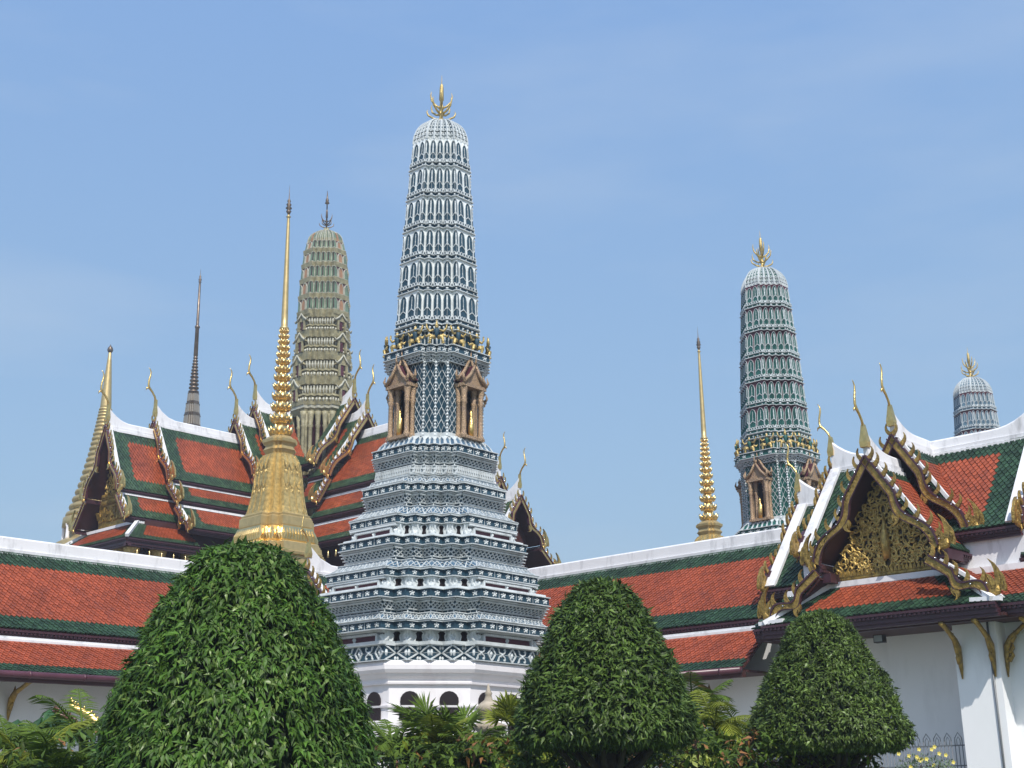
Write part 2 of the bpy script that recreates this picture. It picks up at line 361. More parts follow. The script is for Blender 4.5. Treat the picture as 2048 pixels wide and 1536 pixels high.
            for k in range(c):
                x0 = k*lw+lw*.22; x1 = (k+1)*lw-lw*.22
                poly(mb, P, [(x0, bh+.012), (x1, bh+.012), (x1, bh+ah*.6), ((x0+x1)/2, bh+ah*.92), (x0, bh+ah*.6)], .034, 1)
                rib(mb, P, [(x0-.008, bh), (x0-.008, bh+ah*.65), ((x0+x1)/2, bh+ah), (x1+.008, bh+ah*.65), (x1+.008, bh)], .016, .045, 0)
            y0 = bh+ah*.35; y1 = H-.06
            def arch(cx, w_, half=0):
                L_ = [(-w_, y0), (-w_, y0+(y1-y0)*.72), (-w_*.78, y0+(y1-y0)*.87), (-w_*.4, y0+(y1-y0)*.96), (0, y1)]
                R_ = [(-x, y) for x, y in L_]
                ys = y0+(y1-y0)*.36
                if half <= 0:
                    poly(mb, P, [(cx+x, y) for x, y in ([(0, y0)]+L_)], .005, 1); rib(mb, P, [(cx+x, y) for x, y in L_], .010, .022, 0)
                    rib(mb, P, [(cx-w_, ys-.055), (cx-.01, ys+.03)], .018, .02, 0)
                if half >= 0:
                    poly(mb, P, [(cx+x, y) for x, y in ([(0, y0)]+R_)], .005, 1); rib(mb, P, [(cx+x, y) for x, y in R_], .010, .022, 0)
                    rib(mb, P, [(cx+w_, ys-.055), (cx+.01, ys+.03)], .018, .02, 0)
                c_ = cx+(.006 if half > 0 else (-.006 if half < 0 else 0))
                rib(mb, P, [(c_, ys), (c_, y1-.08)], .01, .015, 0)
                blob(mb, P, c_, ys+(y1-ys)*.28, .015, .04, 0, .02); blob(mb, P, c_, ys+(y1-ys)*.60, .013, .04, 0, .02)
            if main:
                for k in (0, 1): arch(W*(.30+.42*k), W*.165)
                arch(0, W*.09, 1); arch(W, W*.09, -1)
            else:
                arch(0 if conv0 else W, W*.72, 1 if conv0 else -1)
def dome(mb, z0, z1, W0, W1, n=4, frac=.49, nr=9):
    prev = None
    for k in range(nr+1):
        q = k/nr; z = z0+(z1-z0)*math.sin(q*math.pi/2)**1.05 if q < 1 else z1
        W = W1+(W0-W1)*math.cos(q*math.pi/2)**.85 if q < 1 else W1
        cur = (z, W)
        if prev:
            P0, K, *_ = redent(prev[1], n, frac); P1, _, *_ = redent(W, n, frac); N = len(P0)
            mb.add([(x, y, prev[0]) for x, y in P0]+[(x, y, z) for x, y in P1], [(i, (i+1) % N, N+(i+1) % N, N+i) for i in range(N)], 1 if k > 1 else 0)
            for i in range(N):
                j = (i+1) % N; P = Pan(P0[i], P0[j], prev[0], P1[i], P1[j], z)
                if K[i] == 'main':
                    for f_ in (0, .25, .5, .75, 1): rib(mb, P, [(f_*P.W, 0), (f_*P.W, P.H)], .03, .03, 0)
                    if k < nr: 
                        for f_ in (.125, .375, .625, .875): blob(mb, P, f_*P.W, P.H*.5, .02, P.H*.4, 0, .03)
                else:
                    rib(mb, P, [(0, 0), (0, P.H)], .028, .03, 0)
                    if k < nr-1: blob(mb, P, P.W/2, P.H*.5, P.W*.18, P.H*.36, 0, .02)
                if k in (1, 2): rib(mb, P, [(0, P.H), (P.W, P.H)], .02, .03, 0)
        prev = cur
    P1, _, *_ = redent(prev[1], n, frac)
    mb.lathe([(prev[1]*.5, prev[0]-.05), (.08, prev[0]+.05), (.03, prev[0]+.1)], 12, 0)
def trident(z, s=1., spike=.25):
    mb = MB(); mb.lathe([(.08*s, z), (.1*s, z+.05*s), (.045*s, z+.1*s), (.05*s, z+.3*s), (.035*s, z+.6*s), (.06*s, z+.62*s), (.05*s, z+.95*s), (.035*s, z+1.05*s), (.012*s, z+1.07*s), (.004*s, z+(1.07+spike)*s)], 10)
    for lv, (zz, r, h) in enumerate(((.06, .36, .24), (.22, .33, .34), (.40, .27, .40))):
        for k in range(4):
            a = k*math.pi/2+(math.pi/4 if lv != 1 else 0)+.1; c, s_ = math.cos(a), math.sin(a)
            pr = [(0.03, 0), (r*.5, h*.12), (r*.9, h*.45), (r, h*.85), (r*.93, h*1.1)]
            mb.tube([(c*x*s, s_*x*s, z+(zz+y)*s) for x, y in pr], [.03*s, .028*s, .024*s, .016*s, .004*s], 6)
        mb.lathe([(.05*s, z+(zz-.04)*s), (.09*s, z+zz*s), (.05*s, z+(zz+.05)*s)], 8)
    return mb
def figure(mb, s=.44):           # crouching gilded guardian, arms raised, facing +x, feet at z=0
    g, d, w_ = 0, 1, 2
    mb.tube([(0, 0, .30*s), (.02*s, 0, .45*s), (.03*s, 0, .62*s), (0, 0, .70*s)], [.11*s, .085*s, .13*s, .05*s], 8, 1)
    mb.tube([(0.02*s, 0, .68*s), (.04*s, 0, .76*s), (.03*s, 0, .84*s), (.02*s, 0, .92*s), (.01*s, 0, 1.08*s)], [.05*s, .08*s, .07*s, .045*s, .005*s], 8, 0)
    for q in (-1, 1):
        mb.tube([(0, q*.06*s, .32*s), (.1*s, q*.24*s, .30*s), (.06*s, q*.27*s, .14*s), (.06*s, q*.25*s, .02*s)], [.095*s, .085*s, .06*s, .05*s], 7, 0)
        mb.tube([(.06*s, q*.25*s, .03*s), (.16*s, q*.33*s, .025*s)], [.05*s, .03*s], 6, 0)
        mb.tube([(0, q*.13*s, .62*s), (.04*s, q*.30*s, .56*s), (.05*s, q*.40*s, .70*s), (.02*s, q*.42*s, .88*s)], [.055*s, .05*s, .042*s, .035*s], 7, 2)
        mb.tube([(.02*s, q*.08*s, .34*s), (.03*s, q*.28*s, .40*s), (.0, q*.42*s, .34*s), (-.02*s, q*.48*s, .44*s)], [.04*s, .07*s, .045*s, .01*s], 6, 0)
LEV = [
 ('diamond', 4.386, 4.732, 4.845, 4.862), ('shelf', 4.733, 4.808, 5.054, 5.058), ('window', 4.806, 5.061, 4.867, 4.831), ('flower', 5.040, 5.240, 5.261, 5.272), ('slope', 5.239, 5.41, 5.344, 5.04), ('blue', 5.408, 5.504, 4.98, 4.949), ('lattice', 5.504, 5.735, 4.949, 5.345),
 ('flower', 5.734, 5.944, 5.443, 5.431), ('shelf', 5.945, 6.01, 5.31, 5.289), ('window', 6.008, 6.241, 4.829, 4.791), ('flower', 6.239, 6.429, 4.924, 4.922), ('slope', 6.428, 6.64, 4.97, 4.40), ('blue', 6.60, 6.756, 4.031, 4.01), ('lattice', 6.753, 7.008, 4.034, 4.288),
 ('flower', 7.006, 7.213, 4.411, 4.408), ('shelf', 7.214, 7.274, 4.273, 4.251), ('window', 7.272, 7.538, 3.884, 3.844), ('flower', 7.536, 7.734, 3.942, 3.95), ('slope', 7.733, 7.985, 3.999, 3.35), ('blue', 7.96, 8.099, 3.072, 3.05), ('lattice', 8.098, 8.345, 3.05, 3.353),
 ('flower', 8.343, 8.548, 3.441, 3.423), ('slope', 8.547, 8.72, 3.447, 3.00), ('blue', 8.70, 8.807, 2.771, 2.748), ('rope', 8.806, 9.030, 2.822, 2.803), ('blue', 9.03, 9.11, 2.679, 2.656), ('lattice', 9.109, 9.335, 2.681, 2.96),
 ('flower', 9.333, 9.541, 3.023, 3.029), ('lotus', 9.542, 9.795, 2.842, 2.497)]
SPIRE = [('arches', 12.727, 13.632, 2.064, 1.977), ('arches', 13.632, 14.5, 1.977, 1.894), ('arches', 14.5, 15.372, 1.894, 1.797), ('arches', 15.372, 16.285, 1.797, 1.672), ('arches', 16.285, 17.166, 1.672, 1.557), ('arches', 17.166, 17.987, 1.557, 1.434)]
TGROUND = mat('bright tower white', (.74, .77, .765), .6, var=.06, nscale=5, dirt=(.3, .31, .3, .5), dscale=2.)
TM = [TWHITE, TBLUE, MAROON, DARK, TGROUND, PALEBLUE]
def make_prang(a, b, label):
    root = thing('temple_tower', a, b, label, 'temple tower', 'ceramic clad temple towers in a row')
    # octagonal plastered base with keyhole openings
    mb = MB()
    def octo(W): r = W/2/math.cos(math.pi/8); return [(r*math.cos(math.pi/8+k*math.pi/4), r*math.sin(math.pi/8+k*math.pi/4)) for k in range(8)]
    prof = [(0, 5.6), (.9, 5.6), (.92, 5.3), (1.5, 5.3), (1.52, 5.0), (2.2, 5.0), (2.25, 4.75), (2.8, 4.70), (2.85, 4.45), (2.985, 4.5), (3.0, 4.57), (3.10, 4.572), (3.125, 4.32), (3.39, 4.325), (3.395, 4.40), (3.437, 4.42), (3.445, 4.31), (3.885, 4.324), (3.89, 4.46), (3.93, 4.48), (3.94, 4.42), (4.0, 4.44), (4.06, 4.56), (4.12, 4.62), (4.13, 4.71), (4.2, 4.80), (4.3, 4.82), (4.37, 4.75), (4.386, 4.7)]
    mb.loft([[(x, y, z) for x, y in octo(W)] for z, W in prof])
    ba = mb.build('octagonal_base', [PINKWHITE], root)
    o8 = octo(4.33)
    for k in range(8):
        A, B = o8[k], o8[(k+1) % 8]; P = Pan(A, B, 3.13, A, B, 3.9)
        for cx in (P.W*.26, P.W*.74):
            r = .215; pts = [(cx-.225, .0), (cx+.225, 0), (cx+.225, .22), (cx+.17, .27)]+[(cx+r*math.cos(q), .40+r*math.sin(q)) for q in [rad(-30+k2*24) for k2 in range(11)]]+[(cx-.17, .27), (cx-.225, .22)]
            mb = MB(); mb.add([P(x, y, .035) for x, y in pts]+[P(x, y, -.02) for x, y in pts], [tuple(range(len(pts)))]+[(i, (i+1) % len(pts), len(pts)+(i+1) % len(pts), len(pts)+i) for i in range(len(pts))], 0)
            mb.build('keyhole_window', [DARK], ba)
    # lower balustrade band behind the plants
    mb = MB(); o = octo(5.02); 
    for k in range(8):
        A, B = o[k], o[(k+1) % 8]; P = Pan(A, B, 2.32, A, B, 2.74)
        poly(mb, P, [(0, .02), (P.W, .02), (P.W, .36), (0, .36)], .006, 1)
        for c in range(12): blob(mb, P, (c+.5)*P.W/12, .2, .055, .15, 0, .06)
    mb.build('balustrade', TM, root)
    groups = [(0, 6), (6, 13), (13, 20), (20, 22), (22, 29)]
    cuts = [0, 7, 14, 21, 22, 29]
    for i0, i1 in ((0, 7), (7, 14), (14, 21), (21, 29)):
        mb = MB()
        for l in LEV[i0:i1]: level(mb, *l, n=4, frac=.41 if l[1] < 8.6 else .36)
        mb.build('terrace', TM, root)
    mb = MB(); level(mb, 'body', 9.794, 11.71, 2.322, 2.312, n=2, frac=.25); mb.build('shaft', TM, root)
    mb = MB(); level(mb, 'lattice', 11.70, 11.90, 2.338, 2.546, n=3, frac=.30); level(mb, 'flower', 11.895, 12.10, 2.622, 2.628, n=3, frac=.30)
    level(mb, 'recess', 12.09, 12.56, 1.98, 1.98, n=4, frac=.40); level(mb, 'dots', 12.555, 12.729, 2.099, 2.089, n=4, frac=.45); mb.build('cornice', TM, root)
    # niches on the four faces
    h = redent(2.32, 2, .25)[2]
    def niche():
        mb = MB(); g = 0; x = .0; hw = .34
        for q in (-1, 1, -.55, .55):
            for xx in ((.06, .24) if abs(q) == 1 else (.12,)):
                zc = 9.98
                mb.lathe([(.085, 9.80), (.09, 9.88), (.06, 9.95), (.055, 10.68), (.08, 10.74), (.055, 10.78), (.08, 10.84), (.06, 10.88), (.095, 11.04), (.095, 11.1)], 8, 0, (xx, q*hw*.86))
        mb.box(0, .34, -hw*1.16, hw*1.16, 11.08, 11.17, 0); mb.box(0, .32, -hw*1.08, hw*1.08, 9.79, 9.86, 0)
        def ped(x0, x1, z0, hw2, hh):
            Q = lambda u, v, z: (u, v, z)
            mb.prism([(-hw2, z0), (hw2, z0), (hw2*.45, z0+hh*.42), (0, z0+hh), (-hw2*.45, z0+hh*.42)], x0, x1-.05, Q, 1, 2)
            for q in (-1, 1):
                mb.tube([(x1, q*hw2*1.08, z0), (x1, q*hw2*.5, z0+hh*.42), (x1, 0, z0+hh*1.02)], [.05, .045, .03], 6, 0)
                mb.tube([(x1, q*hw2*1.02, z0+.02), (x1+.02, q*hw2*1.2, z0+.12), (x1, q*hw2*1.12, z0+.26)], [.045, .035, .008], 6, 0)
            mb.tube([(x1, 0, z0+hh), (x1+.03, 0, z0+hh+.12), (x1, 0, z0+hh+.26)], [.04, .02, .005], 6, 0)
        ped(.0, .34, 11.17, .36, .50); ped(-.1, .16, 11.24, .42, .64)
        mb.box(.0, .02, -.14, .14, 9.86, 11.05, 3)
        mb.tube([(.2, 0, 9.86), (.2, 0, 10.1), (.2, .02, 10.3), (.2, 0, 10.38), (.2, 0, 10.46), (.2, 0, 10.56)], [.07, .08, .07, .03, .05, .005], 7, 4)
        return mb
    mb = niche(); nm = mb.build('niche', [MOSAIC, MOSAIC, MAROON, DARK, GOLD], root, (h, 0, 0))
    for k in (1, 2, 3):
        c = nm.copy(); COL.objects.link(c); c.parent = root; c.rotation_euler.z = k*math.pi/2; c.location = (h*math.cos(k*math.pi/2), h*math.sin(k*math.pi/2), 0)
    # guardians
    fm = MB(); figure(fm, .6); g0 = None
    R = redent(2.5, 3, .30)
    for k in range(4):
        for lx, ly, ra in ((1.06, -.33, 0), (1.06, .33, 0), (.90, .90, math.pi/4)):
            a_ = k*math.pi/2; x = lx*math.cos(a_)-ly*math.sin(a_); y = lx*math.sin(a_)+ly*math.cos(a_)
            if g0 is None: g0 = fm.build('guardian_figure', [GOLDM, TBLUE, GOLDM], root); o_ = g0
            else: o_ = g0.copy(); COL.objects.link(o_); o_.parent = root
            o_.location = (x, y, 12.10); o_.rotation_euler.z = a_+ra
    for l in SPIRE:
        mb = MB(); level(mb, *l, n=4, frac=.49); mb.build('spire_tier', TM, root)
    mb = MB(); dome(mb, 17.985, 18.80, 1.42, .12); mb.build('dome', TM, root)
    trident(18.84, 1.08).build('finial', [GOLDM], root)
    return root
prang = make_prang(22.37, 22.95, 'tall white and slate blue tiered temple tower, the largest and nearest, rising in the centre')
TL_ = .014                     # the tower leans very slightly, as in the photograph
def recolor(root, mp_):
    for ch in root.children_recursive:
        for sl in ch.material_slots:
            m_ = sl.material
            sl.link = 'OBJECT'; sl.material = m_
        if ch.name.startswith('spire_tier'):
            for i_, sl in enumerate(ch.material_slots):
                if i_ == 4: sl.material = mp_['ground']
        for sl in ch.material_slots:
            if sl.material in mp_: sl.material = mp_[sl.material]
p2 = copy_tree(prang); p2.location = grid(37.03, 22.2); p2['label'] = 'green and white tiered temple tower with gold finial, behind the red roof on the right'
recolor(p2, {TBLUE: TGREEN, PALEBLUE: TGREEN, 'ground': MAROON}); p2.scale = (1, 1, .988)
p3 = copy_tree(prang); p3.location = grid(53.81, 22.39); p3['label'] = 'distant pale grey tiered tower top, peeping over the white ridge at far right'
recolor(p3, {TBLUE: GBLUE, PALEBLUE: GBLUE, 'ground': MAROON}); p3.scale = (1, 1, .978)
prang.rotation_mode = 'QUATERNION'
from mathutils import Quaternion
prang.rotation_quaternion = Quaternion((0, 1, 0), TL_) @ Quaternion((0, 0, 1), TH); prang.location = grid(22.37, 22.95)+Vector((-18.2*TL_, 0, 0))
# ------------------------------------------------------------------ Thai roofs
def tile_panel(TL, TR, BR, BL, bt, bb, bl, br, tw=.16, ex=.115, under=SOFF, mats=(TRED, TGRN), parent=None, name='tiled_roof', sag=0.):
    TL, TR, BR, BL = map(Vector, (TL, TR, BR, BL))
    eu = (BR-BL).normalized(); n = eu.cross(TL-BL).normalized()
    if n.z < 0: n = -n
    ev = n.cross(eu).normalized()
    if ev.z > 0: ev = -ev
    O = TL; loc = lambda p: ((p-O).dot(eu), (p-O).dot(ev))
    H = loc(BL)[1]; xl0, xr0, xl1, xr1 = loc(TL)[0], loc(TR)[0], loc(BL)[0], loc(BR)[0]
    S = lambda x, y, h: O+eu*x+ev*y+n*(h-sag*4*(y/H)*(1-y/H))
    mb = MB()
    ns = 5 if sag else 1
    for k in range(ns):
        y0, y1 = H*k/ns, H*(k+1)/ns; f0, f1 = k/ns, (k+1)/ns
        a, b = xl0+(xl1-xl0)*f0, xr0+(xr1-xr0)*f0; c, d = xr0+(xr1-xr0)*f1, xl0+(xl1-xl0)*f1
        mb.hexa([S(a, y0, -.06), S(b, y0, -.06), S(c, y1, -.06), S(d, y1, -.06), S(a, y0, -.005), S(b, y0, -.005), S(c, y1, -.005), S(d, y1, -.005)], 2)
    rows = max(2, int(round(H/ex))); e = H/rows; L = 2.0*e
    for r in range(rows):
        y0 = r*e; ytip = y0+L
        if r == rows-1: ytip = y0+1.25*e
        ym = y0+e*.85; yc = y0+e
        f = min(1, (y0+e*.8)/H); xl = xl0+(xl1-xl0)*f; xr = xr0+(xr1-xr0)*f
        k0 = int(math.floor(xl/tw)); off = .5 if r % 2 else 0
        x = (k0+off)*tw
        while x < xr-tw*.3:
            if x > xl-tw*.4:
                xc = x+tw/2; j = .004*math.sin(x*37+r*5)
                g_ = (yc < bt or yc > H-bb or (bl and xc-xl < bl) or (br and xr-xc < br))
                a = tw*.49
                p = [S(xc-a, y0, .002), S(xc+a, y0, .002), S(xc+a*.98, ym+e*.15, .026+j), S(xc+a*.45, ytip-e*.22, .034+j), S(xc, ytip, .036+j), S(xc-a*.45, ytip-e*.22, .034+j), S(xc-a*.98, ym+e*.15, .026+j)]
                q = [S(xc+a*.98, ym+e*.15, .002), S(xc, ytip, .004), S(xc-a*.98, ym+e*.15, .002)]
                mb.add(p+q, [(0, 1, 2, 3, 4, 5, 6), (2, 7, 8, 4, 3), (6, 5, 4, 8, 9)], 1 if g_ else 0)
            x += tw
    return mb.build(name, [mats[0], mats[1], under], parent)
def strip(mb, A, B, w, h, up=(0, 0, 1), m=0):    # bar from A to B
    A, B = Vector(A), Vector(B); t = (B-A).normalized(); s_ = t.cross(Vector(up)).normalized(); u = s_.cross(t).normalized()
    mb.hexa([A-s_*w/2, B-s_*w/2, B+s_*w/2, A+s_*w/2, A-s_*w/2+u*h, B-s_*w/2+u*h, B+s_*w/2+u*h, A+s_*w/2+u*h], m)
def fascia(parent, A, B, h=.2, d=.12, out=(0, 0, 0), dent=True, mm=None):
    mb = MB(); A, B, o = Vector(A), Vector(B), Vector(out)
    t = (B-A); L = t.length; t.normalize()
    for z0, z1, q in ((0, -.05, .06), (-.05, -.11, .02), (-.11, -h*.75, -.02), (-h*.75, -h, -.06)):
        mb.hexa([A+o*(q-d)+Vector((0, 0, z1)), B+o*(q-d)+Vector((0, 0, z1)), B+o*q+Vector((0, 0, z1)), A+o*q+Vector((0, 0, z1)),
                 A+o*(q-d)+Vector((0, 0, z0)), B+o*(q-d)+Vector((0, 0, z0)), B+o*q+Vector((0, 0, z0)), A+o*q+Vector((0, 0, z0))])
    if dent:
        k = int(L/.1)
        for i in range(k):
            p = A+t*((i+.5)*L/k)+o*.022+Vector((0, 0, -.05)); s_ = t*.022
            mb.hexa([p-s_-Vector((0, 0, .045)), p+s_-Vector((0, 0, .045)), p+s_+o*.025-Vector((0, 0, .045)), p-s_+o*.025-Vector((0, 0, .045)), p-s_, p+s_, p+s_+o*.025, p-s_+o*.025], 1)
    return mb.build('eave_board', mm or [PURP, PURP], parent)
def ridge_cap(parent, fr, u0, u1, z, w=.17, h=.3, up=.0, upl=1., tip=0, m=None):
    mb = MB(); st = 14; rings = []
    for i in range(st+1):
        u = u0+(u1-u0)*i/st if not up else None
        if up:
            q = i/st; u = u0+(u1-u0)*q
        dz = up*max(0, (u-(u1-upl))/upl)**2.2 if up else 0
        hh = h+dz; ww = w*(1-.35*(dz/(up+1e-6)))
        rings.append([fr(u, v*ww/.17, z+zz) for v, zz in ((-.17, -.16), (-.17, -.06), (-.11, -.05), (-.12, .05), (-.085, .06), (-.075, hh-.04), (-.04, hh), (.04, hh), (.075, hh-.04), (.085, .06), (.12, .05), (.11, -.05), (.17, -.06), (.17, -.16))])
    mb.loft(rings); return mb.build('ridge_cap', [m or WHITE], parent)
def chofa(parent, fr, u, z, s=1., m=None, bs_=1.):
    mb = MB()
    mb.loft([[fr(u+a, b, z+h) for a, b in ((-w_, -w_), (w_, -w_), (w_, w_), (-w_, w_))] for w_, h in ((.085*s*bs_, -.18*s), (.095*s*bs_, -.05*s), (.07*s*bs_, .12*s), (.04*s, .36*s))])
    pr = [(0, .3), (.05, .46), (.15, .60), (.26, .70), (.30, .80), (.29, .96), (.25, 1.12), (.24, 1.24), (.28, 1.33), (.33, 1.37)]
    rs = [.05, .045, .045, .055, .045, .042, .036, .03, .02, .006]
    mb.tube([fr(u+a*s, 0, z+b*s) for a, b in pr], [r*s*.8 for r in rs], 8, flat=.8)
    mb.tube([fr(u+.26*s, 0, z+.72*s), fr(u+.36*s, 0, z+.68*s), fr(u+.38*s, 0, z+.60*s)], [.04*s, .028*s, .004*s], 6)
    return mb.build('roof_finial', [m or GOLD], parent)
def flame(mb, fr, u, v, z, ang, L, w, bend=.3, m=0, th=.03):
    pts = []; n = 5
    for i in range(n+1):
        q = i/n; a = ang+bend*q*q; x = L*q; cx, cz = math.cos(a)*x, math.sin(a)*x; ww = w*(1-q**1.6)*.5
        pts.append((cx, cz, a, ww))
    out = [(v+cx-math.sin(a)*ww, z+cz+math.cos(a)*ww) for cx, cz, a, ww in pts]+[(v+cx+math.sin(a)*ww, z+cz-math.cos(a)*ww) for cx, cz, a, ww in reversed(pts[:-1])]
    mb.prism(out, u-th, u+th, fr, m)
def bargeboard(parent, fr, u, vz, side, bw=.2, fin=.26, wavy=True, foot=.6, mats=None, fs=1., fl=True):
    """vz: apex (v,z) -> foot (v,z); side +1/-1 mirrors v. Gold board with purple back, fins and a flaming foot."""
    (v0, z0), (v1, z1) = vz; L = math.hypot(v1-v0, z1-z0); tx, tz = (v1-v0)/L, (z1-z0)/L; nx, nz = -tz, tx
    if nz < 0: nx, nz = -nx, -nz
    mb = MB(); f2 = lambda uu, v, z: fr(uu, v*side, z)
    path = []; N = 26
    for i in range(N+1):
        q = i/N; off = 0
        if wavy and q > .42: s_ = (q-.42)/.58; off = -.13*fs*math.sin(s_*math.pi*2.0)*(1 if s_ < .5 else .8) - .02
        path.append((v0+tx*L*q+nx*off, z0+tz*L*q+nz*off))
    def band(w0, w1, uo, th, m):
        o1 = [(x+nx*w0, z+nz*w0) for x, z in path]; o2 = [(x+nx*w1, z+nz*w1) for x, z in path]
        for i in range(N):
            a, b, c, d = o1[i], o1[i+1], o2[i+1], o2[i]
            mb.hexa([f2(u+uo, *a), f2(u+uo, *b), f2(u+uo, *c), f2(u+uo, *d), f2(u+uo+th, *a), f2(u+uo+th, *b), f2(u+uo+th, *c), f2(u+uo+th, *d)], m)
    band(-bw, 0, 0, .05, 0); band(-.012, .03, -.02, .10, 1); band(-bw-.02, -bw, .0, .07, 1); band(-bw*.9, .0, -.06, .055, 1)
    k = max(3, int(L/fin)) if fl else 0
    for i in range(k):
        q = (i+.35)/k; j = int(q*N); x, z = path[j]; a = math.atan2(nz, nx)
        al = math.atan2(-tz, -tx)
        flame(mb, f2, u+.02, x+nx*.02, z+nz*.02, a-(a-al)*.15*0+ (al-a)*.05, .28*fs, .095*fs, (al-a)*.38, 0)
        if i % 1 == 0:
            c = (x+nx*.035+tx*fin*.45, z+nz*.035+tz*fin*.45)
            mb.tube([f2(u+.06, *c), f2(u+.09, *c)], [.022, .012], 6, 2)
    if wavy:
        j = int(.60*N); x, z = path[j]
        flame(mb, f2, u+.03, x-nx*bw, z-nz*bw, math.atan2(-nz*.4+tz, -nx*.4+tx), .26*fs, .12*fs, -.9, 0, .04)
        flame(mb, f2, u+.03, x-nx*bw*.8-tx*.05, z-nz*bw*.8-tz*.05, math.atan2(-nz, -nx), .2*fs, .1*fs, .7, 0, .035)
    x, z = path[-1]; F = foot*fs
    mb.tube([f2(u, x-tx*.05, z-tz*.05+.02), f2(u, x+.10*F, z-.04*F), f2(u, x+.26*F, z+.02*F), f2(u, x+.36*F, z+.2*F)], [.11*F+.03, .15*F, .17*F, .12*F], 8, 0, .55)
    for a, L_, w_, ox, oz, bd in ((1.5, .95, .2, .36, .12, .35), (1.75, .55, .16, .2, .12, .3), (1.25, .6, .15, .45, .08, .45), (1.1, .35, .12, .5, .0, .5), (2.0, .4, .12, .08, .12, -.2)):
        flame(mb, f2, u, x+ox*F, z+oz*F, a, L_*F*1.1, w_*F*1.3, bd, 0, .035)
    mb.tube([f2(u+.02, x+.04*F, z-.02), f2(u+.03, x-.02*F, z-.2*F), f2(u+.03, x+.06*F, z-.32*F)], [.06*F, .04*F, .008], 6, 0)
    return mb.build('bargeboard', mats or [GOLDO, PURP, MIRR], parent)
def gable_tier(parent, fr, u0, u1, panels, ridge, border=.5, end_border=.45, start_border=0, tw=.128, ex=.10, mats=(TRED, TGRN), cap_up=.5, chs=1., bb=True, verge=.14, capm=None, gm=None, sides=(1, -1), fs=1., foot=.62, ridge_h=.28, capl=1.1, wav=None, v0=None, fas=.2, sof=True, cap=True):
    """one telescoped tier; panels = [(v0,z0,v1,z1),...] from the ridge down"""
    for sd in sides:
        for i, (a, z0, b, z1) in enumerate(panels):
            TLp, TRp, BRp, BLp = fr(u0, a*sd, z0), fr(u1, a*sd, z0), fr(u1, b*sd, z1), fr(u0, b*sd, z1)
            tile_panel(TLp, TRp, BRp, BLp, border if i == 0 else .0, border*(.85 if i == 0 else .75), start_border, end_border, tw, ex, SOFF, mats, parent, 'tiled_roof', sag=.05*math.hypot(b-a, z1-z0)/2.5)
            mb = MB(); dx = (Vector(fr(0, sd, 0))-Vector(fr(0, 0, 0)))
            L = math.hypot(b-a, z1-z0); nv = Vector(fr(0, sd*(z0-z1)/L, (b-a)/L))-Vector(fr(0, 0, 0))
            A, B = Vector(fr(u1-verge/2, a*sd, z0))+nv*.01, Vector(fr(u1-verge/2, b*sd, z1))+nv*.01
            s_ = Vector(fr(1, 0, 0))-Vector(fr(0, 0, 0))
            mb.hexa([A-s_*verge/2, B-s_*verge/2, B+s_*verge/2, A+s_*verge/2, A-s_*verge/2+nv*.07, B-s_*verge/2+nv*.07, B+s_*verge/2+nv*.07, A+s_*verge/2+nv*.07])
            if i > 0:      # white band at the head of a lower panel
                C, D = Vector(fr(u0, (a-.03)*sd, z0-.02)), Vector(fr(u1, (a-.03)*sd, z0-.02))
                mb.hexa([C, D, D+dx*.09, C+dx*.09, C+Vector((0, 0, .11)), D+Vector((0, 0, .11)), D+dx*.07+Vector((0, 0, .10)), C+dx*.07+Vector((0, 0, .10))])
            mb.build('white_trim', [capm or WHITE], parent)
            fascia(parent, fr(u0, b*sd, z1-.05), fr(u1, b*sd, z1-.05), fas, .1, dx)
            if bb:
                bargeboard(parent, fr, u1+.02, ((a if i else (0. if v0 is None else v0), z0+(.10 if i == 0 else 0)), (b+.02, z1-.02)), sd, wavy=(L > 1.3 if wav is None else wav), foot=foot, fs=fs, mats=gm, bw=.14*fs)
    if cap: ridge_cap(parent, fr, u0, u1, ridge, up=cap_up, upl=capl, h=ridge_h, m=capm)
    if bb and chs: chofa(parent, fr, u1, ridge+ridge_h+cap_up-.25*chs, chs, m=GOLD, bs_=.62 if gm else 1.)
def brackets(parent, pts, out, h=.95, d=.75):
    for p in pts:
        mb = MB(); o = Vector(out); p = Vector(p)
        prof = [(0.02, -h, .012), (.03, -h*.8, .035), (.05, -h*.6, .05), (.10, -h*.42, .065), (.2, -h*.28, .05), (.42, -h*.16, .04), (.62, -h*.05, .045), (.78, 0, .05)]
        mb.tube([p+o*(x*d/.78)+Vector((0, 0, z)) for x, z, r in prof], [r*1.35 for _, _, r in prof], 6, 0, .8)
        for x, z in ((.12, -h*.36), (.06, -h*.55), (.04, -h*.7)):
            q = p+o*(x+.03)+Vector((0, 0, z)); mb.tube([q, q+o*.09+Vector((0, 0, .10)), q+o*.08+Vector((0, 0, .22))], [.06, .04, .004], 5)
        mb.build('eave_bracket', [GOLDO], parent)
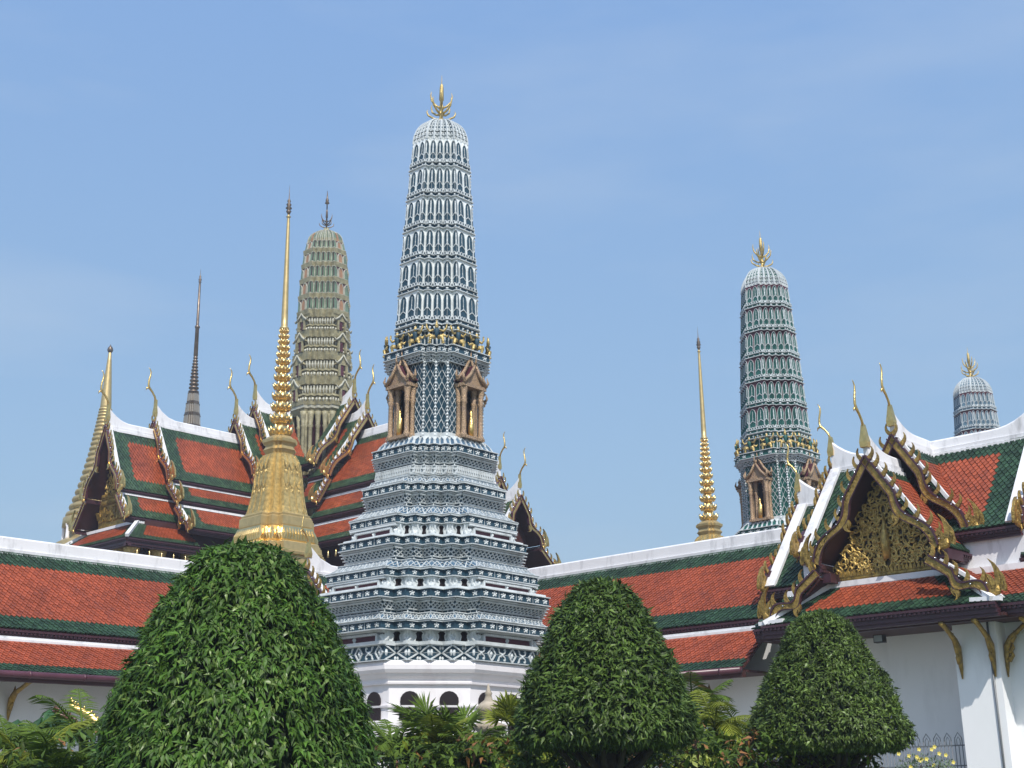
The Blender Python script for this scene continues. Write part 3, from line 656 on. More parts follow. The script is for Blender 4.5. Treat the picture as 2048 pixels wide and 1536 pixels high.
def pediment(parent, fr, u, zb, hw, hh, seed=3, frieze=True, curls=40):
    mb = MB(); r = random.Random(seed)
    mb.prism([(-hw, zb), (hw, zb), (hw*.52, zb+hh*.46), (0, zb+hh), (-hw*.52, zb+hh*.46)], u-.06, u, fr, 0)
    def inside(v, z): return abs(v) < hw*(1-(z-zb)/hh)*.97-.04
    pts = []
    for _ in range(curls*12):
        v, z = r.uniform(.05, hw), r.uniform(zb+.06, zb+hh*.93)
        if inside(v, z) and all((v-a)**2+(z-b)**2 > (.014 if len(pts) < curls*.4 else .005) for a, b, _ in pts): pts.append((v, z, r.choice((-1, 1))))
        if len(pts) >= curls: break
    for v, z, sg in pts:
        R = r.uniform(.10, .17); ph = r.uniform(0, 6.28)
        for sd in (1, -1):
            path = []
            for i in range(9):
                q = i/8; a = ph+sg*q*5.0; rr = R*(1-.8*q)
                path.append(fr(u+.03+.05*q, sd*(v+rr*math.cos(a)), z+rr*math.sin(a)))
            mb.tube(path, [.008]+[.027]*5+[.02, .016, .01], 5, 1)
            flame(mb, fr, u+.03, sd*(v+R*math.cos(ph)), z+R*math.sin(ph), r.uniform(0, 6.28), .13, .06, r.uniform(-.8, .8), 1, .02)
    # central figure
    mb.tube([fr(u+.06, 0, zb+hh*.12), fr(u+.1, 0, zb+hh*.3), fr(u+.08, 0, zb+hh*.42), fr(u+.06, 0, zb+hh*.55)], [.09, .11, .06, .01], 8, 1)
    for sd in (1, -1):
        mb.tube([fr(u+.08, 0, zb+hh*.32), fr(u+.08, sd*.16, zb+hh*.28), fr(u+.06, sd*.24, zb+hh*.42)], [.04, .035, .01], 6, 1)
    o = mb.build('pediment', [PEDBLUE, mat('carved gold', (.56, .39, .12), .4, .5, var=.4, nscale=9, bump=.5)], parent)
    if frieze:
        mb = MB()
        for z0, z1, q in ((-.07, -.01, .05), (-.16, -.07, .02), (-.22, -.16, .06)): mb.box(u-.04, u+q+.03, -hw*1.03, hw*1.03, zb+z0, zb+z1, 0, fr)
        k = int(2*hw/.085)
        for i in range(k):
            v = -hw+(i+.5)*2*hw/k
            flame(mb, fr, u+.07, v, zb-.01, math.pi/2, .14, .075, 0, 0, .03); flame(mb, fr, u+.07, v, zb-.22, -math.pi/2, .14, .075, 0, 0, .03)
        mb.build('frieze', [GOLDO], parent)
    return o
def wallbox(parent, fr, u0, u1, v0, v1, z0, z1, m=None, name='wall'):
    mb = MB(); mb.box(u0, u1, v0, v1, z0, z1, 0, fr); return mb.build(name, [m or WALL], parent)

# ------------------------------------------------------------------ left gallery (ridge along a, at b=31.2)
def gallery(label, ra, rb, d, u0, u1, side, gd, brk):
    root = thing('gallery_building', ra, rb, label, 'gallery'); fr = Fr(ra, rb, d, ra, rb); sd = side
    (v1, z1, v2, z2, v3, z3) = gd
    O = Vector(fr(0, sd, 0))-Vector(fr(0, 0, 0))
    for q in (sd, -sd):
        dd = Vector(fr(0, q, 0))-Vector(fr(0, 0, 0))
        if q == sd:
            tile_panel(fr(u0, .08*q, 7.46), fr(u1, .08*q, 7.46), fr(u1, v1*q, z1), fr(u0, v1*q, z1), .55, .5, 0, 0, .128, .10, SOFF, (TRED, TGRN), root, sag=.04)
            tile_panel(fr(u0, v2*q, z2), fr(u1, v2*q, z2), fr(u1, v3*q, z3), fr(u0, v3*q, z3), 0, .38, 0, 0, .128, .10, SOFF, (TRED, TGRN), root, sag=.02)
        else:
            mb = MB(); mb.hexa([fr(u0, .05*q, 7.3), fr(u1, .05*q, 7.3), fr(u1, v3*q, z3-.05), fr(u0, v3*q, z3-.05), fr(u0, .05*q, 7.46), fr(u1, .05*q, 7.46), fr(u1, v3*q, z3+.02), fr(u0, v3*q, z3+.02)]); mb.build('tiled_roof', [TRED], root)
        fascia(root, fr(u0, v1*q, z1-.04), fr(u1, v1*q, z1-.04), .22, .1, dd)
        mb = MB()
        mb.box(u0, u1, q*(v2-.25), q*(v2-.02), z2-.1, z2+.10, 0, fr); mb.box(u0, u1, q*(v2-.02), q*(v2+.035), z2-.05, z2+.04, 0, fr); mb.build('white_trim', [WHITE], root)
        mb = MB(); A = Vector(fr(u0, q*(v3+.06), z3-.07)); B = Vector(fr(u1, q*(v3+.06), z3-.07)); mb.tube([A, B], [.075, .075], 10)
        L = (B-A).length; t = (B-A)/L
        for i in range(int(L/1.3)): mb.tube([A+t*(i*1.3+.5), A+t*(i*1.3+.55)], [.084, .084], 10)
        mb.build('gutter', [mat('gutter purple', (.085, .028, .04), .35, var=.2)], root)
        mb = MB(); mb.box(u0, u1, q*(v3-.12), q*(v3+.02), z3-.22, z3-.06, 0, fr); mb.box(u0, u1, q*(v3-1.5), q*(v3-.1), z3-.10, z3-.05, 0, fr); mb.build('soffit', [SOFF], root)
    vw = v3-1.4
    mb = MB(); mb.box(u0+.05, u1-.05, -vw, vw, 0, z3-.1, 0, fr); mb.box(u0+.05, u1-.05, -v1+.5, v1-.5, z3-.1, z1+.1, 0, fr)
    mb.box(u0, u1, sd*vw, sd*(vw+.03), 0, .5, 0, fr); mb.build('wall', [WALL], root)
    ridge_cap(root, fr, u0, u1, 7.46, .17, .36)
    brackets(root, [fr(u, sd*(vw+.01), z3-.12) for u in brk], O, .85, 1.1)
    return root, fr
# left: -b side faces us. direction (1,0): v -> +b ; so our side is -1
gl, frl = gallery('long white gallery with red and green tiled roof, running behind the largest topiary at left', 16, 31.2, (1, 0), -12.5, 9.3, -1, (2.25, 5.33, 2.35, 5.03, 3.62, 4.24), (-1.25, 1.9, -4.4))
gr_, frr = gallery('long white gallery with red and green tiled roof, between the central tower and the gatehouse', 28.75, 24, (0, 1), -7.6, 8.5, 1, (2.2, 5.36, 2.3, 5.08, 3.5, 4.15), (-5.9, -2.9, .1))
# raised corner roof
cr_ = thing('corner_pavilion', 27.5, 31.2, 'raised gallery corner roof with a white ridge and gold gable, left behind the central tower', 'pavilion')
fc = Fr(27.5, 31.2, (-1, 0), 27.5, 31.2)
gable_tier(cr_, fc, -3.5, 2.6, [(.06, 7.95, 1.75, 6.05)], 7.95, cap_up=.55, chs=.9, foot=.5, end_border=.3)
wallbox(cr_, fc, -3, 2.2, -1.5, 1.5, 0, 6.0)
# ------------------------------------------------------------------ gatehouse on the right
ga = thing('gatehouse', 28.7, 13.1, 'white gatehouse with stacked red roofs and a carved gold and blue gable, at right', 'gatehouse')
fp = Fr(28.7, 13.1, (-1, 0), 28.7, 13.1)      # porch: u=28.7-a ; v = -(b-13.1)... v -> -b
gable_tier(ga, fp, 0, 1.85, [(.06, 8.98, 1.5, 6.78)], 8.98, cap_up=.42, chs=.92, foot=.58, fs=1., border=.42, verge=.10)
gable_tier(ga, fp, 1.75, 3.2, [(.06, 8.26, 1.42, 6.27)], 8.26, cap_up=.42, chs=.94, foot=.58, fs=1., border=.35, end_border=.3, verge=.10)
for q in (1, -1): bargeboard(ga, fp, 3.46, ((1.30, 6.02), (2.46, 5.18)), q, wavy=True, foot=.58, bw=.15)
gable_tier(ga, fp, 1.9, 3.2, [(1.36, 5.92, 2.62, 4.98)], 8.2, bb=False, cap_up=.0, chs=0, foot=.58, cap=False, wav=True, v0=1.36, border=.0, end_border=.3, verge=.16)
pediment(ga, fp, 2.62, 5.95, 1.44, 2.2, 5, curls=100)
# skirt roof under the pediment
SK = lambda u, v, z: fp(u, v, z)
tile_panel(SK(2.72, 1.32, 5.74), SK(2.72, -1.32, 5.74), SK(3.6, -2.5, 4.98), SK(3.6, 2.5, 4.98), 0, .38, .34, .34, .128, .10, SOFF, (TRED, TGRN), ga)
mb = MB(); strip(mb, SK(2.74, -1.36, 5.72), SK(2.74, 1.36, 5.72), .1, .12); mb.box(2.55, 2.78, -1.4, 1.4, 5.60, 5.74, 0, fp)
for q in (1, -1): strip(mb, SK(2.72, 1.34*q, 5.74), SK(3.62, 2.55*q, 4.97), .13, .1)
for q in (1, -1): strip(mb, SK(3.55, 2.1*q, 5.0), SK(3.55, 2.7*q, 4.97), .16, .08)
mb.build('white_trim', [WHITE], ga)
Ob = Vector(fp(1, 0, 0))-Vector(fp(0, 0, 0))
fascia(ga, fp(3.62, -2.62, 4.95), fp(3.62, 2.62, 4.95), .26, .16, Ob)
mb = MB(); mb.box(1.7, 3.5, -2.7, 2.7, 4.70, 4.76, 0, fp); mb.box(2.6, 2.7, -1.6, 1.6, 5.3, 5.75, 0, fp); mb.build('soffit', [SOFF], ga)
for q in (1, -1):
    mb = MB(); mb.box(2.3, 3.18, q*1.3, q*1.5, 6.0, 6.2, 0, fp); mb.box(2.3, 3.1, q*1.15, q*1.35, 5.8, 6.0, 0, fp); mb.build('corbel', [PURP], ga)
# transverse roofs, ridge along b
for dd, u1, kk in (((0, 1), 2.55, 1), ((0, -1), 2.6, -1)):
    ft = Fr(28.7, 13.1, dd, 28.7, 13.1)
    gable_tier(ga, ft, 0, u1, [(.06, 8.98, 1.95, 6.72)], 8.98, cap_up=.5, chs=.9, foot=.5, border=.5, end_border=.85, verge=.26)
    gable_tier(ga, ft, u1-.1, u1+(1.0 if kk > 0 else 4.5), [(.06, 8.25, 1.85, 6.05)], 8.22, cap_up=.5, chs=.85, foot=.5, border=.5, end_border=.85, verge=.26, bb=(kk > 0))
    tile_panel(ft(0, 1.9*1, 5.80) if kk > 0 else ft(0, 1.9, 5.80), ft(u1+(.4 if kk > 0 else 4.5), 1.9, 5.80), ft(u1+(.45 if kk > 0 else 4.5), 3.35, 4.95), ft(0, 3.35, 4.95), 0, .35, 0, .3, .128, .10, SOFF, (TRED, TGRN), ga) if dd == (0, 1) else tile_panel(ft(0, -1.9, 5.80), ft(u1+4.5, -1.9, 5.80), ft(u1+4.5, -3.35, 4.95), ft(0, -3.35, 4.95), 0, .35, 0, .3, .128, .10, SOFF, (TRED, TGRN), ga)
    sg = 1 if dd == (0, 1) else -1
    oo = Vector(ft(0, sg, 0))-Vector(ft(0, 0, 0))
    fascia(ga, ft(0, 3.35*sg, 4.93), ft(u1+(.45 if kk > 0 else 4.5), 3.35*sg, 4.93), .26, .14, oo)
    mb = MB(); a, b = sorted((sg*1.7, sg*1.98)); mb.box(0, u1+(.4 if kk > 0 else 4.5), a, b, 5.66, 5.90, 0, ft); a, b = sorted((sg*1.5, sg*1.80)); mb.box(0, u1, a, b, 5.9, 6.6, 0, ft); mb.build('white_trim', [WHITE], ga)
    a, b = sorted((sg*1.9, sg*3.3)); mb = MB(); mb.box(0, u1+(.45 if kk > 0 else 4.5), a, b, 4.68, 4.73, 0, ft); mb.build('soffit', [SOFF], ga)
# white wall and sockets of the high gable end seen side-on
# body walls
mb = MB(); mb.box(-1.9, 1.75, -2.4, 3.0, 0, 4.72, 0, fp); mb.box(-1.7, 1.75, -1.1, 1.1, 4.7, 6.6, 0, fp); mb.box(-1.3, 1.3, -2.5, 2.4, 4.72, 6.2, 0, fp); mb.build('wall', [WALL], ga)
mb = MB()
mb.loft([[fp(*p, z) for p in ((1.7, 1.30), (2.78, 1.30), (2.78, 2.2), (1.7, 2.2))] for z in (0, 4.72)] ); mb.build('pier', [WALL], ga)
mb = MB(); mb.box(.4, 2.35, 2.2, 8.0, 0, 4.70, 0, fp); mb.build('wall', [WALL], ga)
mb = MB(); mb.tube([fp(2.80, 2.05, 4.7), fp(2.80, 2.05, 0)], [.022, .022], 8); mb.build('rain_pipe', [IRON], ga)
brackets(ga, [fp(2.79, 1.42, 4.66), fp(2.79, 2.1, 4.66)], Ob, 1.05, .75)
brackets(ga, [fp(2.5, 2.21, 4.66)], Vector(fp(0, 1, 0))-Vector(fp(0, 0, 0)), 1.05, .6)
brackets(ga, [fp(2.36, 2.9, 4.66), fp(2.36, 4.4, 4.66)], Ob, 1.05, .85)
# ------------------------------------------------------------------ the royal hall behind (pantheon) with its tower
HA, HB = 38.9, 48.1
hall = thing('temple_hall', HA, HB, 'temple hall with stacked orange roofs and a mossy grey tower, behind the gilded bell stupa', 'temple hall')
PM = (PRED, PGRN); GM = [GOLD, MAROON, MIRR]
fw = Fr(HA, HB, (-1, 0), HA, HB); fs_ = Fr(HA, HB, (0, -1), HA, HB)
kw = dict(mats=PM, tw=.15, ex=.125, border=.6, end_border=.85, capm=WHITE, gm=GM, chs=1.35, foot=.7, fs=1.0, verge=.16, ridge_h=.3)
gable_tier(hall, fw, 1.9, 3.9, [(.06, 18.55, 1.6, 15.9)], 18.55, cap_up=.7, **kw)
gable_tier(hall, fw, 3, 4.9, [(.06, 17.75, 1.6, 15.1), (1.55, 14.9, 2.3, 14.0), (2.2, 13.7, 3.2, 12.6)], 17.75, cap_up=.6, **kw)
gable_tier(hall, fw, 4.4, 9.05, [(.06, 16.85, 1.45, 14.22), (1.40, 14.0, 2.12, 13.22), (2.08, 12.95, 3.05, 11.95)], 16.85, cap_up=.6, **kw)
gable_tier(hall, fw, 8.6, 11.26, [(.06, 16.28, 1.3, 13.5), (1.26, 13.28, 1.92, 12.3)], 16.28, cap_up=.55, **kw)
pediment(hall, fw, 10.6, 13.5, 1.0, 2.5, 9, curls=34); 
mb = MB(); mb.box(10.2, 10.62, -1.2, 1.2, 12.2, 13.3, 0, fw); mb.build('wall', [GOLDO], hall)
mb = MB(); rr = random.Random(5)
for i in range(46): v = -1.15+2.3*i/45; flame(mb, fw, 10.66, v, 12.45+rr.uniform(0, .25), rr.uniform(.8, 2.3), .4, .12, rr.uniform(-.7, .7), 0)
mb.build('frieze', [GOLDO], hall)
tile_panel(fw(10.7, 1.85, 12.05), fw(10.7, -1.85, 12.05), fw(11.75, -2.95, 11.25), fw(11.75, 2.95, 11.25), 0, .3, .4, .4, .15, .125, SOFF, PM, hall)
for q in (1, -1): tile_panel(fw(8.4, 1.9*q, 12.05), fw(10.7, 1.9*q, 12.05), fw(11.75, 2.95*q, 11.25), fw(8.4, 2.95*q, 11.25), 0, .35, 0, .5, .15, .125, SOFF, PM, hall)
mb = MB(); 
for q in (1, -1):
    strip(mb, fw(10.68, 1.87*q, 12.06), fw(11.78, 3.0*q, 11.22), .14, .12); strip(mb, fw(8.4, 1.88*q, 12.05), fw(10.7, 1.88*q, 12.05), .12, .12)
strip(mb, fw(10.72, -1.88, 12.05), fw(10.72, 1.88, 12.05), .12, .12); mb.build('white_trim', [WHITE], hall)
fascia(hall, fw(11.75, -2.95, 11.2), fw(11.75, 2.95, 11.2), .3, .16, Vector((-1, 0, 0)))
for q in (1, -1): fascia(hall, fw(8.4, 2.95*q, 11.2), fw(11.75, 2.95*q, 11.2), .3, .16, Vector(fw(0, q, 0))-Vector(fw(0, 0, 0)))
gable_tier(hall, fs_, 1.5, 2.4, [(.06, 19.25, 2.3, 15.9)], 19.25, cap_up=.6, **kw)
gable_tier(hall, fs_, 2.0, 3.35, [(.06, 18.3, 2.25, 15.2), (2.2, 15.0, 2.85, 13.9)], 18.3, cap_up=.6, **kw)
gable_tier(hall, fs_, 3.0, 8.6, [(.06, 17.35, 2.25, 14.42), (2.15, 14.1, 2.95, 13.1), (2.85, 12.75, 3.8, 11.75)], 17.35, cap_up=.6, **kw)
gable_tier(hall, fs_, 8.0, 11.7, [(.06, 13.9, 1.25, 11.9)], 13.9, cap_up=.55, **{**kw, 'chs': 1.0})
gable_tier(hall, fs_, 11.3, 12.8, [(.06, 12.95, 1.3, 11.2), (1.25, 11.0, 2.05, 10.3)], 12.95, cap_up=.55, **{**kw, 'chs': 1.05, 'foot': .6})
for fr_, uu in ((fw, 10.4), (fs_, 9.5)):
    mb = MB(); mb.box(-3, uu, -2.0, 2.0, 6, 12.2, 0, fr_); mb.box(-3, uu-1.4, -1.1, 1.1, 12, 13.9, 0, fr_); mb.build('wall', [SOFF], hall)
mb = MB(); mb.box(0, 12.0, -1.2, 1.2, 6, 11.0, 0, fs_); mb.box(11.6, 12.2, -1.0, 1.0, 11.0, 12.3, 0, fs_); mb.build('wall', [SOFF], hall)
ci = MB()
for z_, r_ in ((0, 0),): pass
for sgv in (1, -1):
    for u in (4.2, 5.6, 7.0, 8.6, 10.0, 11.2):
        mb = MB(); c = fw(u, sgv*2.45, 0)
        mb.lathe([(.2, 6), (.2, 10.1), (.26, 10.2), (.2, 10.3), (.24, 10.5), (.34, 10.95), (.36, 11.1)], 10, 0, (c[0], c[1])); mb.build('column', [GOLDM], hall)
for u in (11.2,):
    for v in (-1.5, -.5, .5, 1.5):
        mb = MB(); c = fw(u, v, 0); mb.lathe([(.2, 6), (.2, 10.1), (.26, 10.2), (.2, 10.3), (.24, 10.5), (.34, 10.95), (.36, 11.1)], 10, 0, (c[0], c[1])); mb.build('column', [GOLDM], hall)
for fr_, us, vv, zz, qs in ((fw, [3.5+i*.55 for i in range(15)], 2.85, 10.85, (1, -1)), (fs_, [3.3+i*.5 for i in range(11)], -3.7, 11.35, (1,))):
    for u in us:
        for q in qs:
            mb = MB(); p = Vector(fr_(u, vv*q, zz)); mb.tube([p, p-Vector((0, 0, .12)), p-Vector((0, 0, .22)), p-Vector((0, 0, .32))], [.01, .035, .05, .06], 6); mb.build('eave_bell', [GOLDP], hall)
# tower of the hall
def htower():
    HT = [STGREY, STTEAL, STLITE, STORNG, MAROON, STGREY]
    t = MB()
    def slab(z0, z1, W0, W1, n=4, fr_=.42, m=0, mm=None):
        a, K, *_ = redent(W0, n, fr_); b, *_ = redent(W1, n, fr_); N = len(a)
        tt = mm if mm else mb_
        tt.add([(x, y, z0) for x, y in a]+[(x, y, z1) for x, y in b], [(i, (i+1) % N, N+(i+1) % N, N+i) for i in range(N)]+[tuple(range(2*N-1, N-1, -1))[::-1], tuple(range(N-1, -1, -1))], m)
        return a, b, K
    def petals(z0, z1, W0, W1, step, mm_=2, n=4, fr_=.42, d=.07):
        a, K, *_ = redent(W0, n, fr_); b, *_ = redent(W1, n, fr_); N = len(a)
        for i in range(N):
            P = Pan(a[i], a[(i+1) % N], z0, b[i], b[(i+1) % N], z1); c = max(1, round(P.W/step))
            for k in range(c): blob(mb_, P, (k+.5)*P.W/c, P.H*.5, P.W/c*.38, P.H*.46, 0, d, mm_)
    # column storey
    mb_ = MB()
    slab(11.0, 14.0, 4.5, 4.3)
    for zq, wq in ((14.0, 4.3), (14.9, 3.85), (15.7, 3.4)):
        slab(zq, zq+.14, wq, wq*1.02); petals(zq+.14, zq+.42, wq*.97, wq*.95, .2); slab(zq+.14, zq+.5, wq*.93, wq*.93); slab(zq+.5, zq+.62, wq*.98, wq*.96); slab(zq+.62, zq+.9, wq*.86, wq*.86, m=4); slab(16.3, 18.75, 2.45, 2.45, m=4)
    a, K, *_ = redent(2.72, 4, .5)
    for i, (x, y) in enumerate(a):
        if K[i] in ('main', 'in') or True:
            if (K[i] != 'out'): mb_.lathe([(.12, 16.2), (.13, 16.5), (.1, 16.6), (.1, 18.0), (.14, 18.1), (.1, 18.2), (.15, 18.6), (.17, 18.8)], 8, 1 if i % 1 else 5, (x, y))
    for k in range(4):
        for q in (-.5, 0, .5):
            p = Vector((1.3, q, 0)); p.rotate(Matrix.Rotation(k*math.pi/2, 3, 'Z')); mb_.lathe([(.12, 16.2), (.1, 16.5), (.1, 18.0), (.14, 18.1), (.1, 18.2), (.16, 18.7)], 8, 5, (p.x, p.y))
    slab(18.7, 18.95, 2.8, 3.05); slab(18.95, 19.1, 3.15, 3.15, m=2)
    mb_.build('column_storey', HT, hall)
    # stacked terraces
    W = 3.22; z = 19.1
    for k, (dz, w1) in enumerate(((1.3, 2.93), (1.25, 2.74), (1.15, 2.58), (1.0, 2.48))):
        mb_ = MB(); w0 = W; s_ = dz
        slab(z, z+.12*s_, w0*1.0, w0*1.02); petals(z+.12*s_, z+.3*s_, w0*.97, w0*.97, .16); slab(z+.1*s_, z+.34*s_, w0*.93, w0*.95)
        slab(z+.34*s_, z+.42*s_, w0*1.0, w0*.98); slab(z+.4*s_, z+.8*s_, w1*.88, w1*.92); petals(z+.42*s_, z+.8*s_, w1*.93, w1*.97, .2, 2); slab(z+.8*s_, z+1.0*s_, w1*1.0, w1*1.03)
        for q in range(4):
            M_ = Matrix.Rotation(q*math.pi/2, 3, 'Z'); R = lambda u, v, zz: tuple(M_ @ Vector((u, v, zz)))
            x = redent(w0, 4, .42)[2]
            mb_.box(x-.3, x+.02, -.09, .09, z+.2*s_, z+.62*s_, 4, R)
            for sd in (1, -1):
                mb_.box(x, x+.12, sd*.22-.04, sd*.22+.04, z+.15*s_, z+.62*s_, 0, R)
                mb_.tube([R(x+.1, sd*.42, z+.62*s_), R(x+.1, sd*.2, z+.78*s_), R(x+.1, 0, z+1.02*s_)], [.05, .05, .03], 5, 2)
                mb_.tube([R(x+.1, sd*.40, z+.62*s_), R(x+.1, sd*.5, z+.74*s_)], [.05, .01], 5, 2)
            mb_.prism([(-.36, z+.62*s_), (.36, z+.62*s_), (0, z+.98*s_)], x-.3, x+.05, R, 0, 0)
        mb_.build('terrace', HT, hall); W = w1; z += dz
    # arched tiers
    for k, (w0, w1, dz) in enumerate(((2.40, 2.34, .84), (2.34, 2.26, .86), (2.26, 2.15, .82), (2.15, 2.0, .76), (2.0, 1.76, .66))):
        mb_ = MB(); a, b, K = slab(z, z+dz, w0, w1, 4, .49, m=4); slab(z-.03, z+.20, w0*1.03, w0*1.06, 4, .49, m=0); slab(z+.2, z+.25, w0*1.06, w0*1.0, 4, .49, m=2)
        N = len(a)
        for i in range(N):
            P = Pan(a[i], a[(i+1) % N], z, b[i], b[(i+1) % N], z+dz); W_, H = P.W, P.H; main = K[i] == 'main'
            conv0 = K[i] in ('main', 'in'); y0, y1 = .24, H*.96
            def arc(cx, w_, col, half=0):
                Lp = [(-w_, y0), (-w_, y0+(y1-y0)*.6), (-w_*.6, y0+(y1-y0)*.88), (0, y1)]; Rp = [(-x, y) for x, y in Lp]
                if half <= 0: poly(mb_, P, [(cx+x, y) for x, y in [(0, y0)]+Lp], .03, col); rib(mb_, P, [(cx+x, y) for x, y in Lp], .04, .06, 2)
                if half >= 0: poly(mb_, P, [(cx+x, y) for x, y in [(0, y0)]+Rp], .03, col); rib(mb_, P, [(cx+x, y) for x, y in Rp], .03, .06, 2)
            if main:
                arc(W_*.5, W_*.17, 3); arc(0, W_*.24, 1, 1); arc(W_, W_*.24, 1, -1)
            else: arc(0 if conv0 else W_, W_*.85, 1, 1 if conv0 else -1)
        mb_.build('spire_tier', HT, hall); z += dz
    mb_ = MB(); z1 = 28.5; prev = None
    for k in range(8):
        q = k/7; zz = z+(z1-z)*math.sin(q*math.pi/2); ww = .25+(1.70-.25)*math.cos(q*math.pi/2)**1.0 if k < 7 else .25
        if prev:
            a, b, K = slab(prev[0], zz, prev[1], ww, 4, .49, m=1 if k > 1 else 0); N = len(a)
            for i in range(N):
                P = Pan(a[i], a[(i+1) % N], prev[0], b[i], b[(i+1) % N], zz); rib(mb_, P, [(0, 0), (0, P.H)], .045, .04, 2)
                if K[i] == 'main': rib(mb_, P, [(P.W/2, 0), (P.W/2, P.H)], .1, .04, 3 if k < 4 else 2)
        prev = (zz, ww)
    mb_.lathe([(.22, 28.3), (.2, 28.6), (.1, 28.75)], 10, 0); mb_.build('dome', HT, hall)
    f = trident(28.7, 1.0, .05); f.lathe([(.03, 29.5), (.03, 30.05), (.12, 30.1), (.07, 30.22), (.09, 30.27), (.04, 30.4), (.01, 30.8)], 8)
    f.build('finial', [BRONZE], hall)
htower()
# ------------------------------------------------------------------ gilded stupas
def gold_stupa(a, b, label, bigflutes=False):
    root = thing('gilded_stupa', a, b, label, 'stupa', 'pair of slender gilded stupas')
    def sec(z, W, n=2, f=.30): return [(x, y, z) for x, y in redent(W, n, f)[0]]
    mb = MB()
    st = [(6.0, 4.2), (7.2, 4.2), (7.25, 3.9), (8.0, 3.8), (8.05, 3.5), (8.6, 3.45), (8.62, 3.3), (8.80, 3.25), (8.84, 3.05), (9.08, 3.0), (9.1, 3.2), (9.18, 3.22), (9.22, 3.02), (9.5, 2.95), (9.55, 2.75)]
    mb.loft([sec(z, W) for z, W in st]); mb.build('stepped_base', [GOLDB], root)
    mb = MB(); mb.loft([sec(z, W) for z, W in ((9.5, 2.55), (9.6, 2.72), (9.8, 2.72), (10.0, 2.55), (10.06, 2.5))])
    P0, K, *_ = redent(2.74, 2, .30); P1, *_ = redent(2.54, 2, .30)
    for i in range(len(P0)):
        P = Pan(P0[i], P0[(i+1) % len(P0)], 9.56, P1[i], P1[(i+1) % len(P0)], 10.04); c = max(1, round(P.W/.12))
        for k in range(c): blob(mb, P, (k+.5)*P.W/c, P.H*.5, P.W/c*.36, P.H*.5, 0, .09, 0, 6)
    mb.build('lotus_band', [GOLDP], root)
    mb = MB(); mb.loft([sec(z, W) for z, W in ((10.05, 2.36), (10.12, 2.42), (10.4, 2.40), (10.44, 2.28), (10.5, 2.30), (10.54, 2.14))]); mb.build('plinth', [GOLDB], root)
    mb = MB(); bell = ((10.54, 2.12), (10.62, 2.0), (10.8, 1.90), (11.1, 1.78), (11.43, 1.68), (11.8, 1.60), (12.1, 1.51), (12.35, 1.40), (12.52, 1.26), (12.64, 1.08), (12.72, .88))
    mb.loft([sec(z, W) for z, W in bell])
    for (z0, w0), (z1, w1) in zip(bell[1:-2], bell[2:-1]):
        q0, K, *_ = redent(w0, 2, .30); q1, *_ = redent(w1, 2, .30)
        for i in range(len(q0)):
            P = Pan(q0[i], q0[(i+1) % len(q0)], z0, q1[i], q1[(i+1) % len(q0)], z1)
            if K[i] == 'main':
                for f_ in (.06, .34, .66, .94): rib(mb, P, [(f_*P.W, 0), (f_*P.W, P.H)], .025, .02, 0)
            else: rib(mb, P, [(.0, 0), (.0, P.H)], .03, .02, 0)
    q0, K, *_ = redent(1.66, 2, .30); q1, *_ = redent(1.56, 2, .30)
    for zz, ww, w2 in ((11.35, 1.72, 1.60), (12.0, 1.56, 1.46)):
        q0, K, *_ = redent(ww, 2, .30); q1, *_ = redent(w2, 2, .30)
        for i in range(len(q0)):
            if K[i] == 'main':
                P = Pan(q0[i], q0[(i+1) % len(q0)], zz, q1[i], q1[(i+1) % len(q0)], zz+.4)
                rib(mb, P, [(P.W*.06, .4), (P.W*.2, .06), (P.W*.34, .3), (P.W*.5, .02), (P.W*.66, .3), (P.W*.8, .06), (P.W*.94, .4)], .028, .03, 0)
                for f_ in (.2, .5, .8): blob(mb, P, f_*P.W, .0, .04, .09, 0, .05)
    mb.build('bell', [GOLDM], root)
    mb = MB(); mb.loft([sec(z, W) for z, W in ((12.70, .9), (12.80, 1.02), (12.84, 1.10), (12.9, 1.0), (12.98, .92), (13.05, 1.0), (13.1, 1.14), (13.2, 1.16), (13.25, .96), (13.3, .86), (13.36, .7))]); mb.build('harmika', [GOLDB], root)
    mb = MB(); z = 13.34; n = 13; tot = 3.95; q = .925; s0 = tot*(1-q)/(1-q**n); r = .375
    for k in range(n):
        h = s0*q**k; rr = .36*(.945**k) - .0*k
        rr = .36-(.36-.15)*(k/(n-1))**.8
        mb.lathe([(rr*.55, z), (rr*.75, z+h*.1), (rr*.98, z+h*.3), (rr*.95, z+h*.5), (rr*.72, z+h*.78), (rr*.55, z+h)], 16)
        for j in range(12):
            a_ = 2*math.pi*j/12+k*.26; c, s_ = math.cos(a_), math.sin(a_)
            mb.tube([(c*rr*.85, s_*rr*.85, z+h*.22), (c*rr*1.06, s_*rr*1.06, z+h*.5), (c*rr*1.2, s_*rr*1.2, z+h*.82)], [rr*.2, rr*.18, .004], 5)
        z += h
    mb.build('lotus_spire', [GOLDP], root)
    mb = MB(); mb.lathe([(.16, 17.25), (.165, 17.33), (.12, 17.36), (.118, 17.7), (.09, 19.5), (.058, 21.3), (.05, 21.5), (.05, 21.55), (.09, 21.58), (.05, 21.62), (.03, 21.7)], 14); mb.build('needle', [GOLDB], root)
    mb = MB(); mb.lathe([(.03, 21.66), (.10, 21.8), (.05, 21.86), (.12, 21.92), (.06, 22.0), (.1, 22.06), (.04, 22.14), (.07, 22.2), (.02, 22.3), (.012, 22.5), (.003, 22.85)], 10); mb.build('finial', [BRONZE], root)
    return root
s1 = gold_stupa(27.03, 35.6, 'gilded bell shaped stupa with needle spire, directly left of the central tower')
